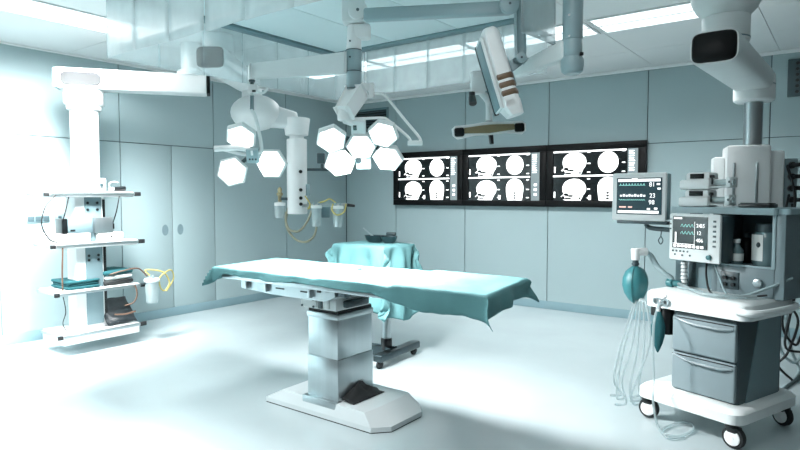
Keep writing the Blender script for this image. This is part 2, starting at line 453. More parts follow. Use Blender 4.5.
display(-5.285, -4.125, 'black wall display of head scans, nearest the room corner')
display(-4.125, -2.954, 'black wall display of head scans, middle one of the three')
display(-2.954, -1.80, 'black wall display of head scans, corner covered by the patient monitor')

# socket plates on left wall
t = thing('socket_panel', 'grey wall socket plate with two round white outlets, upper one on left wall', 'wall socket', (XW, 2.535, 1.41))
b = MB(); b.box((0, -.125, 0), (.012, .125, .1), .003); b.build('plate', M['mid'], t)
for dy in (-.06, .05):
    b = MB(); b.cyl((.01, dy, .05), (.035, dy, .05), .04, .034, bev=.004); b.build('outlet', M['white'], t)
t = thing('socket_panel', 'long grey wall socket strip on left wall below the round outlets', 'wall socket', (XW, 2.53, 1.135))
b = MB(); b.box((0, -.11, 0), (.012, .1, .072), .003); b.build('plate', M['mid'], t)
for k in range(3):
    b = MB(); b.box((.011, -.1 + k * .068, .01), (.018, -.042 + k * .068, .062), .003); b.build('outlet', M['slate'], t)
t = thing('socket_panel', 'small square grey switch plate beside the wall socket strip', 'wall switch', (XW, 2.72, 1.135))
b = MB(); b.box((0, -.04, 0), (.012, .04, .08), .003); b.build('plate', M['mid'], t)
b = MB(); b.box((.01, -.015, .03), (.022, .015, .06), .003); b.build('switch', M['slate'], t)

# ------------------------------------------------------------------ operating table
def smoothstep(a, b_, x):
    k = max(0, min(1, (x - a) / (b_ - a))); return k * k * (3 - 2 * k)
TX0, TX1, TY0, TY1, TZ = -3.40, -1.345, 2.47, 3.08, .925
t = thing('operating_table', 'operating table on a steel column with a low white plinth', 'operating table', (-2.64, 2.87, 0))
W = dict(parent=t, world=True)
# plinth: low body with sloped ends
b = MB()
z1, z2 = .035, .11
out = [(-3.13, 2.66), (-2.21, 2.66), (-2.125, 2.75), (-2.125, 3.06), (-2.2, 3.15), (-3.04, 3.15), (-3.13, 3.06)]
b.prism(out, .006, z1)
inn = [(-2.98, 2.675), (-2.27, 2.675), (-2.26, 2.76), (-2.26, 3.05), (-2.28, 3.13), (-2.98, 3.13), (-2.99, 3.06)]
vs = [V((x, y, z1)) for x, y in out] + [V((x, y, z2)) for x, y in inn]
k = len(out)
b.mesh(vs, [[i, (i + 1) % k, k + (i + 1) % k, k + i] for i in range(k)] + [[k + i for i in range(k)]])
b.build('plinth', M['basewhite'], smooth=20, **W)
b = MB(); b.prism([(x * .995 - .013, y * .995 + .014) for x, y in out], 0, .012); b.build('floor_seal', M['rubber'], **W)
b = MB(); b.box((-2.79, 2.668, .03), (-2.5, 2.73, .118), .006); b.build('foot_step', M['steel'], **W)
CX, CXR, CYF, CYB = -2.77, -2.505, 2.70, 3.04
b = MB(); b.box((CX, CYF, .1), (CXR, CYB, .375), .004); b.build('lower_column', M['steel'], **W)
b = MB(); b.box((CX + .004, CYF + .004, .375), (CXR - .004, CYB - .004, .66), .004); b.build('upper_column', M['steel'], **W)
b = MB(); b.box((CX - .003, CYF - .003, .625), (CXR + .003, CYB + .003, .66), .004); b.build('collar', M['steel'], **W)
b = MB(); b.box((CX + .006, CYF + .006, .66), (CXR - .006, CYB - .006, .684), .003); b.build('bellows', M['rubber'], **W)
# head block under the top
b = MB(); b.box((-2.79, 2.68, .684), (-2.5, 3.0, .775), .008); b.box((-2.79, 2.665, .69), (-2.66, 2.69, .775), .006); b.box((-2.6, 2.668, .695), (-2.55, 2.69, .77), .006)
b.build('tilt_block', M['plastic'], **W)
b = MB(); b.box((-2.645, 2.668, .69), (-2.612, 2.685, .775), .006); b.build('actuator', M['slate'], **W)
b = MB(); b.box((-2.5, 2.74, .7), (-2.46, 2.95, .745), .01); b.build('actuator', M['slate'], **W)
for q in range(4):
    b = MB(); b.cyl((-2.775 + .1 * (q % 2), 2.664, .7 + .045 * (q // 2)), (-2.775 + .1 * (q % 2), 2.657, .7 + .045 * (q // 2)), .007, seg=10); b.build('bolt', M['dsteel'], **W)
# carrier rails
b = MB(); b.prism([(-3.2, .79), (-2.9, .775), (-2.44, .775), (-2.36, .81), (-2.36, .872), (-3.2, .872)], -2.62, -2.52, Matrix(((1, 0, 0, 0), (0, 0, -1, 0), (0, 1, 0, 0), (0, 0, 0, 1))))
b.build('front_carrier', M['steel'], **W)
b = MB(); b.prism([(-3.2, .79), (-2.9, .775), (-2.44, .775), (-2.36, .81), (-2.36, .872), (-3.2, .872)], -3.02, -2.92, Matrix(((1, 0, 0, 0), (0, 0, -1, 0), (0, 1, 0, 0), (0, 0, 0, 1))))
b.build('rear_carrier', M['white'], **W)
b = MB()
for xx in (-2.86, -2.64): b.box((xx, 2.516, .815), (xx + .075, 2.522, .823))
b.box((-2.5, 2.514, .825), (-2.47, 2.524, .85), .002); b.build('slot_marks', M['black'], **W)
for xx in (-3.14, -2.95, -2.56):
    b = MB(); b.box((xx, 2.495, .79), (xx + .022, 2.525, .87), .004); b.cyl((xx + .011, 2.495, .865), (xx + .011, 2.515, .865), .03, seg=18, bev=.004); b.build('rail_clamp', M['steel'], **W)
b = MB(); b.cyl((-2.44, 2.57, .845), (-2.3, 2.57, .835), .035, bev=.006); b.build('pivot', M['dsteel'], **W)
b = MB(); b.cyl((-2.44, 2.97, .845), (-2.3, 2.97, .835), .035, bev=.006); b.build('pivot', M['dsteel'], **W)
b = MB(); b.box((-3.36, 2.488, .845), (-1.55, 2.5, .872), .003); b.box((-3.36, 3.04, .845), (-1.55, 3.052, .872), .003); b.build('side_rail', M['steel'], **W)
for x0, x1, nm in ((TX0 + .01, -3.03, 'head_section'), (-3.02, -2.12, 'back_section'), (-2.11, TX1 - .1, 'leg_section')):
    b = MB(); b.box((x0, TY0 + .04, .868), (x1, TY1 - .04, .882), .003); b.build('base_plate', M['dsteel'], **W)
    b = MB(); b.box((x0, TY0 + .01, .882), (x1, TY1 - .01, TZ - .012), .012); b.build(nm, M['black'], **W)

def drape_mesh(lx, ly, ox0, ox1, oy0, oy1, res, z=0., amp=.015, freq=22., seed=0, top=.004, flare=.45, hem=.02, fy=None, corner=.35):
    """cloth over a rectangular top: local origin at the middle of the top, z = the top"""
    us = []; vs_ = []
    nu = max(4, int((lx + ox0 + ox1) / res)); nv = max(4, int((ly + oy0 + oy1) / res))
    mb = MB(); pts = []
    def off(e): return .012 * (1 - math.exp(-e / .012))
    for j in range(nv + 1):
        for i in range(nu + 1):
            fu = i / nu; fv = j / nv
            x = -lx / 2 - ox0 + (lx + ox0 + ox1) * fu; y = -ly / 2 - oy0 + (ly + oy0 + oy1) * fv
            hn = noise.noise(V((fu * 9 + seed, fv * 4, seed)))
            # uneven hems
            ex = max(0, abs(x) - lx / 2); ey = max(0, abs(y) - ly / 2)
            ex *= 1 + hem * 6 * noise.noise(V((y * 3, seed, 3.1))); ey *= 1 + hem * 6 * noise.noise(V((x * 3, seed, 8.1)))
            if fy and y < 0: ey *= fy(x)
            sx = 1 if x > 0 else -1; sy = 1 if y > 0 else -1
            cx_ = max(-lx / 2, min(lx / 2, x)); cy_ = max(-ly / 2, min(ly / 2, y))
            m = min(ex, ey); Mx = max(ex, ey)
            px = cx_; py = cy_; zz = 0
            wob = noise.noise(V((x * 2.2, y * 2.2, seed + 5))) 
            if ex > 0:
                f = min(1, ex / .12)
                px += sx * (off(ex) + f * amp * (math.sin(y * freq + 3 * wob + seed) + .6 * math.sin(y * freq * 2.3 + seed)))
            if ey > 0:
                f = min(1, ey / .12)
                py += sy * (off(ey) + f * amp * (math.sin(x * freq + 3 * wob + seed * 2) + .6 * math.sin(x * freq * 1.9 + seed)))
            px += sx * flare * m; py += sy * flare * m
            drop = Mx + corner * m - min(Mx, off(Mx)) * .6
            zz = -max(0, drop)
            if ex == 0 and ey == 0:
                edge = min(1, min(lx / 2 - abs(x), ly / 2 - abs(y)) / .08)
                zz += top * edge * (noise.noise(V((x * 5, y * 5, seed))) + .7 * abs(noise.noise(V((x * 9 + y * 6, y * 3, seed + 2)))))
            pts.append((px, py, z + zz))
    fs = []
    for j in range(nv):
        for i in range(nu):
            a = j * (nu + 1) + i; fs.append([a, a + 1, a + nu + 2, a + nu + 1])
    mb.mesh(pts, fs); return mb
lx, ly = TX1 - TX0 + .02, TY1 - TY0 + .02
mb = drape_mesh(lx, ly, .10, .105, .115, .11, .018, amp=.009, freq=13, seed=3.3, top=.012, flare=.42, hem=.05, corner=.12, fy=lambda x: .46 + .6 * smoothstep(.25, .95, x) + .6 * smoothstep(-.9, -1.06, x))
# bodily sag of the cloth towards the foot end and two folded layers
for v in mb.bm.verts:
    x = v.co.x
    lay = smoothstep(.42, .46, x + .1 * v.co.y) * .010 + smoothstep(-.02, .0, x - .15 * v.co.y) * .006
    if v.co.z > -.03: v.co.z += lay
    cr = noise.noise(V((x * 6, v.co.y * 6 + v.co.z * 9, 4.))) + .6 * noise.noise(V((x * 17, v.co.y * 11 + v.co.z * 14, 9.)))
    if v.co.z < -.02: v.co.y += cr * .008; v.co.z += cr * .005; v.co.x += .035 * smoothstep(.98, 1.02, x) * noise.noise(V((v.co.y * 7, v.co.z * 8, 2.)))
    else: v.co.z += .0025 * cr
    v.co.x -= .15 * max(0, v.co.y + ly / 2)
    v.co.y -= (.006 if v.co.y < -ly / 2 else 0) * smoothstep(.4, .5, x)
o = mb.build('surgical_drape', M['cloth'], smooth=80)
o.location = ((TX0 + TX1) / 2, (TY0 + TY1) / 2, TZ - .004)
sm = o.modifiers.new('thickness', 'SOLIDIFY'); sm.thickness = .003; sm.offset = 1
tag(o, 'long pale teal surgical drape spread over the operating table', 'drape')

# thin black crumpled sheet at the foot of the column
b = MB(); pts = []; fs = []
nn = 14
for j in range(nn + 1):
    for i in range(nn + 1):
        u = i / nn; v = j / nn
        x = CXR + .004 + .1 * u; y = 2.73 + .3 * v
        h = max(0, 1 - ((u * 1.0) ** 2 + ((v - .5) * 1.6) ** 2) ** .5)
        z = .113 + .11 * h * (.75 + .5 * noise.noise(V((u * 4, v * 4, 1)))) 
        pts.append((x, y, z))
for j in range(nn):
    for i in range(nn):
        a = j * (nn + 1) + i; fs.append([a, a + 1, a + nn + 2, a + nn + 1])
b.mesh(pts, fs); o = b.build('foot_pedal_cover', M['rubber'], smooth=80)
recenter(o, (-2.4, 2.89, .113)); s = o.modifiers.new('thickness', 'SOLIDIFY'); s.thickness = .004
tag(o, 'black crumpled rubber cover on the plinth at the foot of the steel column', 'cover')

# ------------------------------------------------------------------ instrument cart
KX, KY = -3.2, 3.9
t = thing('instrument_cart', 'instrument cart on a post with dark castered base behind the operating table', 'cart', (KX, KY, 0))
W = dict(parent=t, world=True)
b = MB(); b.beam((-2.99, 3.68, .09), (-3.03, 4.28, .09), .085, .06, .012); b.build('foot_bar', M['dsteel'], **W)
b = MB(); b.beam((-3.02, 3.93, .09), (-3.55, 3.88, .09), .075, .055, .012); b.build('cross_bar', M['dsteel'], **W)
for x, y in ((-2.995, 3.72), (-3.03, 4.24), (-3.51, 3.885)):
    b = MB(); b.cyl((x - .014, y, .035), (x + .014, y, .035), .035, bev=.008); b.box((x - .02, y - .012, .03), (x + .02, y + .012, .065), .004); b.build('caster', M['rubber'], **W)
b = MB(); b.cyl((-3.09, 3.93, .1), (-3.09, 3.93, .2), .048, bev=.006); b.build('post_sleeve', M['black'], **W)
b = MB(); b.cyl((-3.09, 3.93, .2), (-3.09, 3.93, .97), .036); b.build('post', M['steel'], **W)
b = MB(); b.box((KX - .255, KY - .19, .965), (KX + .255, KY + .19, .99), .008); b.build('tray_top', M['steel'], **W)
mb = drape_mesh(.53, .4, .12, .6, .56, .3, .018, amp=.026, freq=19, seed=1.7, top=.008, flare=.10, hem=.04, corner=-.12)
o = mb.build('instrument_drape', M['cloth'], smooth=80); o.location = (KX, KY, .993)
s = o.modifiers.new('thickness', 'SOLIDIFY'); s.thickness = .003; s.offset = 1
tag(o, 'pale teal drape hanging in folds over the small instrument cart', 'drape')
ZK = 1.001
def bowl(loc, rz, label):
    tt = thing('kidney_dish', label, 'dish', loc, rz, 'steel dishes on the instrument cart')
    b = MB()
    n = 20; prof = [(.6, 0), (.85, .02), (1.0, .055), (1.04, .058), (.95, .05), (.8, .02), (.55, .008), (0, .008)]
    b.lathe([(0, 0)] + [(r * .075, z) for r, z in prof], sx=1.25, sy=.8, seg=n); b.build('bowl', M['dsteel'], tt); return tt
c = Pz(375, 242, ZK); bowl((c.x, c.y, ZK), .3, 'dark steel dish holding forceps on the instrument cart')
c = Pz(389, 243, ZK); bowl((c.x, c.y, ZK), -.4, 'dark steel dish nearer the right end of the instrument cart')
c = Pz(375, 242, ZK)
b = MB()
for s in (-1, 1): b.tube([c + V((.03, .01 * s, .02)), c + V((-.06, .008 * s, .07)), c + V((-.13, .004 * s, .115))], .004, 6)
o = b.build('forceps', M['steel']); recenter(o, c); tag(o, 'steel forceps leaning out of the dark dish on the instrument cart', 'forceps')
c = Pz(383, 241, ZK) + V((.02, .05, 0))
b = MB(); b.box((-.05, -.03, 0), (.05, .03, .05), .015); b.box((-.02, -.015, .045), (.07, .02, .075), .01); o = b.build('folded_swab', M['slate'], smooth=60)
o.location = c; o.rotation_euler.z = .4; tag(o, 'dark folded swab pack between the two dishes on the cart', 'swab pack')
c = Pz(405, 243, ZK)
b = MB(); b.box((-.1, -.006, 0), (.08, .006, .006), .002); b.cyl((.08, 0, .004), (.12, 0, .004), .006, .002, seg=8); o = b.build('scalpel', M['steel']); o.location = (c.x, c.y, ZK); o.rotation_euler.z = -.3
tag(o, 'slim steel scalpel lying at the right end of the cart', 'scalpel')

# ------------------------------------------------------------------ surgical lamps
rt = RV.copy()
toward = V((math.sin(YAW), -math.cos(YAW), 0))       # horizontally towards the viewer's side of the room
def hexpoly(r, a0=0.): return [(r * math.cos(a0 + k * PI / 3), r * math.sin(a0 + k * PI / 3)) for k in range(6)]
def lamp_head(root, c, nrm, xd, r, roll=0.):
    m = frame(c, xd, nrm) @ Matrix.Rotation(roll, 4, 'Z')
    b = MB(m); b.prism(hexpoly(r), -.03, .0); b.prism(hexpoly(r * .98), .0, .008, shrink=.97)
    hp = hexpoly(r * .7); hb = hexpoly(r); 
    b.mesh([V((x, y, -.03)) for x, y in hb] + [V((x, y, -.075)) for x, y in hp], [[i, (i + 1) % 6, 6 + (i + 1) % 6, 6 + i] for i in range(6)] + [[6 + i for i in range(6)]])
    h = b.build('lamp_head', M['plastic'], root, world=True, smooth=20)
    b = MB(m); b.prism(hexpoly(r * .88), .007, .012, shrink=.97); b.build('lens', M['lens'], h, world=True, smooth=20)
    return h
def spot(name, loc, d, watts, ang, blend, size, color=(1, 1, 1)):
    L = bpy.data.lights.new(name, 'SPOT'); L.energy = watts; L.spot_size = math.radians(ang); L.spot_blend = blend; L.shadow_soft_size = size; L.color = color
    o = bpy.data.objects.new(name, L); COL.objects.link(o); o.location = loc
    o.rotation_euler = V(d).to_track_quat('-Z', 'Y').to_euler(); return o
D5 = 3.9
hub5 = P(361, 146.5, D5)
cxy = P(354, 60, D5)
t = thing('surgical_lamp', 'five headed white surgical lamp on a ceiling column over the operating table', 'surgical lamp', (cxy.x, cxy.y, 2.3))
W = dict(parent=t, world=True)
def zc(py, d=D5, px=354): return P(px, py, d).z
ax = lambda z: V((cxy.x, cxy.y, z))
b = MB(); b.cyl(ax(ZC - .012), ax(ZC - .05), .16, .12, bev=.008); b.cyl(ax(ZC - .05), ax(zc(6)), .062); b.build('ceiling_post', M['plastic'], **W)
b = MB(); b.box((-.075, -.06, zc(25)), (.075, .06, zc(1)), .02, Matrix.Translation((cxy.x, cxy.y, 0)) @ Matrix.Rotation(YAW, 4, 'Z')); b.build('joint_block', M['plastic'], **W)
jc = P(358, 11, D5 - .07)
b = MB(); b.cyl(jc, jc + toward * .03, .062, bev=.008, seg=28); jb = b.build('joint_disc', M['plastic'], **W)
b = MB(); b.cyl(jc + toward * .03, jc + toward * .034, .01, seg=10); b.build('screw', M['dsteel'], jb, world=True)
b = MB(); b.cyl(ax(zc(26)), ax(zc(50)), .042, .05, bev=.006); b.box((-.01, -.045, zc(40)), (.11, .045, zc(25)), .02, Matrix.Translation((cxy.x, cxy.y, 0)) @ Matrix.Rotation(YAW, 4, 'Z')); b.build('neck', M['white'], **W)
b = MB(); b.cyl(ax(zc(50)), ax(zc(71)), .05, bev=.003); b.cyl(ax(zc(71.5)), ax(zc(90)), .05, bev=.003); b.build('lower_post', M['grey'], **W)
for py in (50.2, 71.2, 88):
    b = MB(); b.cyl(ax(zc(py)), ax(zc(py + .8)), .0515); b.build('ring', M['slate'], **W)
for py in (41, 57):
    b = MB(); q = P(350, py, D5 - .055); b.cyl(q, q + toward * .008, .006, seg=10); b.build('screw', M['dsteel'], **W)
# elbow arm slanting down and forward
b = MB(); e0 = P(357, 92, D5); e1 = P(344, 113, D5 - .12)
b.beam(e0, e1, .11, .08, .018, .085, .07)
b.cyl(P(344, 106, D5 - .1), P(344, 121, D5 - .1), .042, bev=.01); b.beam(P(361, 90, D5 - .02), P(347, 117, D5 - .08), .04, .05, .01)
b.build('elbow', M['white'], **W)
b = MB(); b.beam(P(344, 119, D5 - .1), P(358, 124, D5 - .06), .06, .05, .012); b.build('hub_bracket', M['white'], **W)
PH = math.radians(37)
n5 = toward * math.cos(PH) - UZ * math.sin(PH); u5 = toward * math.sin(PH) + UZ * math.cos(PH)
mm = frame(hub5, rt, n5)
b = MB(mm); b.box((-.06, .07, -.06), (.035, .185, -.005), .012); bx = b.build('control_box', M['plastic'], **W)
b = MB(mm); b.box((-.045, .12, -.006), (-.022, .155, .0), .004); b.build('button', M['black'], bx, world=True)
b = MB(mm); b.box((-.04, -.185, -.05), (.06, -.08, .0), .012); gx = b.build('handle_block', M['grey'], **W)
b = MB(mm); b.cyl((-.02, -.105, -.002), (-.02, -.105, .012), .018, seg=16); b.build('lock_knob', M['black'], gx, world=True)
for k, (px, py, ro) in enumerate(((333, 139, .3), (339.5, 161, .17), (361.5, 146.5, 0), (384, 134.5, -.22), (388.5, 156, -.05))):
    dx = (px - 361.5) * D5 / FPX; dy = -(py - 146.5) * D5 / FPX / .76
    tiltx = rt * (.12 if dx < -.05 else (-.12 if dx > .05 else 0))
    h = lamp_head(t, hub5 + rt * dx + u5 * dy + n5 * (.02 if k != 2 else .0), n5 + tiltx, rt, .102, ro)
b = MB(mm)
for dx, dy in ((-.16, .05), (-.12, -.1), (.14, .08), (.16, -.07)): b.tube([(0, 0, -.05), (dx * .5, dy * .5, -.055), (dx, dy, -.05)], .014, 8)
b.build('spider_arms', M['slate'], **W)
b = MB(mm)
for k in range(4): b.box((-.03 + k * .017, .004 + .004 * (k % 2), .042), (-.02 + k * .017, .01 + .004 * (k % 2), .0425))
b.build('centre_marks', M['grey'], **W)
# two bent grab bars joined by an end bracket
b = MB()
b.box((-.018, -.03, -.05), (.018, .03, .05), .008, Matrix.Translation(P(371.5, 91, D5 + .12)) @ Matrix.Rotation(YAW, 4, 'Z'))
b.beam(P(360, 86, D5 + .06), P(371, 88, D5 + .12), .03, .05, .008)
b.tube([P(372, 94, D5 + .12), P(378, 93.5, D5 + .12), P(386, 97, D5 + .1), P(405, 120, D5 + .02), P(419, 137, D5 - .04), P(420.5, 143, D5 - .05)], .0095, 10, n=5)
b.tube([P(352, 119, D5 - .06), P(364, 118.5, D5 - .08), P(382, 118, D5 - .08), P(389, 121, D5 - .07), P(408, 137, D5 - .06), P(410.5, 143, D5 - .05)], .0095, 10, n=5)
b.build('grab_bar', M['white'], **W)
b = MB(); b.beam(P(407.5, 143, D5 - .05), P(422.5, 143, D5 - .05), .03, .03, .004); b.build('bar_bracket', M['plastic'], **W)
spot('five_head_light', hub5 + n5 * .1, n5 * .1 - UZ, 400, 162, .4, .13)

# three headed lamp on its own boom from the same column
D3 = 4.2
hub3 = P(252.5, 155, D3)
t = thing('surgical_lamp', 'three headed white surgical lamp hanging from the end of a horizontal boom', 'surgical lamp', tuple(P(252, 72, D3)))
W = dict(parent=t, world=True)
b = MB(); q0 = P(347, 63, D5); q1 = P(253, 71.5, D3); b.beam(q0, q1, .06, .105, .014, .05, .075); b.build('boom', M['plastic'], **W)
zt = lambda py: P(252, py, D3)
b = MB(); b.cyl(zt(80), zt(66), .028, bev=.006); b.build('boom_joint', M['white'], **W)
b = MB(); b.cyl(zt(82), zt(80), .022); b.cyl(zt(86), zt(82), .013); b.build('pivot', M['slate'], **W)
b = MB(); b.box((-.035, -.03, -.03), (.035, .03, .03), .012, Matrix.Translation(P(253, 89, D3)) @ Matrix.Rotation(YAW, 4, 'Z')); b.tube([P(256, 90, D3), P(262, 93, D3), P(266, 91, D3), P(268, 88, D3)], .008, 8); b.build('swivel_block', M['white'], **W)
b = MB(); b.box((-.013, -.005, -.008), (.013, .0, .008), .002, Matrix.Translation(P(254, 91, D3 - .035)) @ Matrix.Rotation(YAW, 4, 'Z')); b.build('lock_button', M['black'], **W)
b = MB(); b.tube([P(251.5, 92, D3), P(251.5, 108, D3), P(255, 116, D3), P(259, 132, D3), P(261.5, 150, D3 + .01), P(256, 153, D3)], .013, 10); b.build('yoke', M['plastic'], **W)
b = MB(); b.beam(P(252, 96, D3 - .015), P(252, 109, D3 - .015), .02, .02, .004); b.build('yoke_sleeve', M['mid'], **W)
PH3 = math.radians(22)
n3 = (toward * math.cos(PH3) - UZ * math.sin(PH3) + rt * .0).normalized(); u3 = toward * math.sin(PH3) + UZ * math.cos(PH3)
mm = frame(hub3, rt, n3)
b = MB(mm); b.box((-.045, -.06, -.05), (.045, .045, .01), .01); bx = b.build('control_box', M['grey'], **W)
b = MB(mm); b.box((-.008, .0, .009), (.008, .035, .014), .003); b.build('rocker_switch', M['white'], bx, world=True)
for dx in (-.02, 0., .022):
    b = MB(mm); b.box((dx - .006, -.035, .009), (dx + .006, -.022, .013), .002); b.build('button', M['black'], bx, world=True)
b = MB(mm); b.tube([(-.02, .03, -.02), (-.1, .05, -.01), (-.26, .045, .0)], .018, 10, taper=.022); b.tube([(-.02, -.01, -.03), (-.1, -.0, -.03), (-.2, .035, -.01)], .012, 8); b.build('grab_bar', M['white'], **W)
b = MB(mm)
for dx, dy in ((-.06, .1), (-.13, -.1), (.11, -.05)): b.tube([(0, 0, -.045), (dx * .6, dy * .6, -.06), (dx, dy, -.055)], .014, 8)
b.build('spider_arms', M['slate'], **W)
for px, py, ro, tx in ((243, 138, .3, .0), (230, 171.5, .25, .05), (270.5, 163.5, .0, -.1)):
    dx = (px - 252.5) * D3 / FPX; dy = -(py - 155) * D3 / FPX / .93
    lamp_head(t, hub3 + rt * dx + u3 * dy + n3 * .0, n3 + rt * tx + UZ * (-.42 if py < 150 else .2), rt, .112, ro)
spot('three_head_light', hub3 + n3 * .14, n3 * .5 + rt * .4 - UZ, 90, 150, .5, .15)

# ------------------------------------------------------------------ display on a boom from the same column
DM = 3.7
t = thing('boom_display', 'tilted white display with brown grip bands hanging from a ceiling boom', 'display', tuple(P(521, 30, DM)))
W = dict(parent=t, world=True)
b = MB(); b.beam(P(364, 15.5, D5 - .08), P(511, 8, DM), .06, .082, .014); b.build('boom', M['grey'], **W)
jc = P(509, 5, DM - .05)
b = MB(); b.cyl(jc, jc + toward * .035, .062, bev=.01, seg=28); jb = b.build('joint_disc', M['grey'], **W)
b = MB(); b.cyl(jc + toward * .035, jc + toward * .038, .008, seg=10); b.build('screw', M['dsteel'], jb, world=True)
b = MB(); b.beam(P(519.5, -2, DM), P(520.5, 60, DM), .055, .055, .02, .055, .05, up=toward); b.build('drop_arm', M['grey'], **W)
jc = P(521, 58, DM - .03)
b = MB(); b.cyl(jc, jc + toward * .02, .032, bev=.006); jb = b.build('elbow_disc', M['grey'], **W)
b = MB(); b.cyl(jc + toward * .02, jc + toward * .024, .007, seg=10); b.build('screw', M['dsteel'], jb, world=True)
b = MB(); b.beam(P(521, 59, DM + .02), P(509, 68, DM + .03), .04, .04, .01); b.beam(P(506, 58, DM + .03), P(514, 84, DM + .03), .02, .04, .006, up=toward); b.build('tilt_bracket', M['grey'], **W)
A0, A1 = P(491, 36, DM), P(512.5, 108, DM)
axd = (A1 - A0).normalized(); side = axd.cross(toward).normalized()
if side.dot(rt) < 0: side = -side
Lm = (A1 - A0).length
# local frame: z along the long axis, x = picture right (back of the housing), y = away from viewer
mD = frame(A0, side, axd)
yaway = (mD.to_3x3() @ V((0, 1, 0)))
sg = 1 if yaway.dot(-toward) > 0 else -1
def prof(rx, w): # rounded D section, flat towards -x
    o = [(-rx * .7, 0), (-rx, w * .14), (-rx, w * .86), (-rx * .7, w)]
    for k in range(9):
        a = PI / 2 - PI * k / 8; o.append((rx * .2 + rx * .8 * math.cos(a), w / 2 + w / 2 * math.sin(a)))
    return [(x, y * sg - .06 * sg) for x, y in o]
b = MB(mD); b.prism(prof(.06, .17), .0, Lm)
pr = prof(.06, .17); 
ns = len(pr); dome = [(1, 1, 0), (.95, .95, -.02), (.82, .84, -.036), (.6, .62, -.047), (.3, .32, -.052)]
b.mesh([V((x * kx, y * ky, z)) for kx, ky, z in dome for x, y in pr], [[q * ns + i, q * ns + (i + 1) % ns, (q + 1) * ns + (i + 1) % ns, (q + 1) * ns + i] for q in range(4) for i in range(ns)] + [[4 * ns + i for i in range(ns)]])
b.build('housing', M['white'], smooth=40, **W)
Y0, Y1 = (-.05, .17) if sg > 0 else (-.17, .05)
b = MB(mD); b.box((-.08, Y0, .0), (-.06, Y1, Lm * .98), .006); pn = b.build('panel', M['plastic'], **W)
b = MB(mD); b.box((-.084, Y0 + .012, .02), (-.079, Y1 - .012, Lm * .96), .002); b.build('screen', M['mid'], pn, world=True)  # grey reflection put into the screen colour
yf = Y1 if sg > 0 else Y0
b = MB(mD); b.box((-.087, yf - .012, .0), (-.058, yf + .012, Lm * .99), .003); b.build('edge_trim', M['black'], pn, world=True)
for f in (.54, .65, .76):
    b = MB(mD); pr = prof(.0635, .178); pr = [(max(x, -.05), y) for x, y in pr]; nb = len(pr)
    b.mesh([V((x * k, y * k, Lm * f + z)) for k, z in ((.97, 0), (1.05, .008), (1.07, .02), (1.05, .032), (.97, .04)) for x, y in pr], [[q * nb + i, q * nb + (i + 1) % nb, (q + 1) * nb + (i + 1) % nb, (q + 1) * nb + i] for q in range(4) for i in range(nb)] + [[i for i in range(nb)], [4 * nb + i for i in range(nb)]])
    b.build('grip_band', M['brown'], smooth=60, **W)
b = MB(mD); pr = prof(.066, .185)
b.prism(pr, Lm * .9, Lm * .97); b.mesh([V((x, y, Lm * .97)) for x, y in pr] + [V((x * .75 + .012, y * .8, Lm * 1.1)) for x, y in pr], [[i, (i + 1) % len(pr), len(pr) + (i + 1) % len(pr), len(pr) + i] for i in range(len(pr))] + [[len(pr) + i for i in range(len(pr))]])
b.build('end_cap', M['white'], smooth=30, **W)

# ------------------------------------------------------------------ tracking camera
DT = 3.6; DB = 4.3
t = thing('tracking_camera', 'white boomerang shaped tracking camera bar on a ceiling arm beside the boom display', 'tracking camera', tuple(P(572.5, 40, DT)))
W = dict(parent=t, world=True)
c0 = P(572.5, 40, DT); axt = lambda z: V((c0.x, c0.y, z)); zz = lambda py: P(572.5, py, DT).z
b = MB(); b.cyl(axt(ZC), axt(ZC - .05), .14, .11, bev=.008); b.cyl(axt(ZC - .05), axt(zz(40)), .06, bev=.004); b.build('ceiling_post', M['grey'], **W)
b = MB(); b.cyl(axt(zz(40)), axt(zz(57)), .058, bev=.003); b.build('swivel', M['grey'], **W)
b = MB(); b.lathe([(0, zz(74)), (.045, zz(74)), (.062, zz(71.5)), (.068, zz(66)), (.068, zz(60)), (.06, zz(57))], loc=(c0.x, c0.y, 0)); b.build('lower_joint', M['grey'], **W)
for py in (15, 36):
    q = P(569, py, DT - .06); b = MB(); b.cyl(q, q + toward * .008, .006, seg=10); b.build('screw', M['white'], **W)
q = P(581, 54, DT - .05); b = MB(); b.box((-.008, -.012, -.01), (.012, .005, .01), .002, Matrix.Translation(q) @ Matrix.Rotation(YAW, 4, 'Z')); b.build('button', M['black'], **W)
b = MB(); b.beam(P(567, 50, DT), P(502, 78, DB), .075, .115, .014, .06, .07); b.build('arm', M['plastic'], **W)
b = MB(); b.cyl(P(494, 74, DB), P(494, 88, DB), .03, bev=.006); b.beam(P(498, 80, DB), P(479, 83, DB), .05, .1, .01); b.box((-.05, -.04, -.08), (.05, .04, .08), .014, Matrix.Translation(P(478, 83, DB)) @ Matrix.Rotation(YAW, 4, 'Z')); b.build('arm_head', M['white'], **W)
b = MB(); b.cyl(P(472, 92, DB - .03), P(472, 97, DB - .03), .022, bev=.004); b.cyl(P(472, 97, DB - .03), P(473, 104, DB - .06), .026, .028, bev=.006); b.build('room_camera', M['black'], **W)
b = MB(); b.tube([P(481, 92, DB), P(486, 98, DB), P(489, 104, DB), P(489, 121, DB)], .026, 12, n=4); b.build('drop_post', M['plastic'], **W)
b = MB(); b.box((-.012, -.01, -.012), (.012, .01, .012), .003, Matrix.Translation(P(494, 105, DB)) @ Matrix.Rotation(YAW, 4, 'Z')); b.build('lock_knob', M['black'], **W)
bc = P(489, 128.5, DB)
mB = frame(bc, rt, toward - UZ * .12)
mB = mB @ Matrix.Rotation(math.radians(4.5), 4, 'Z')
s = DB / FPX
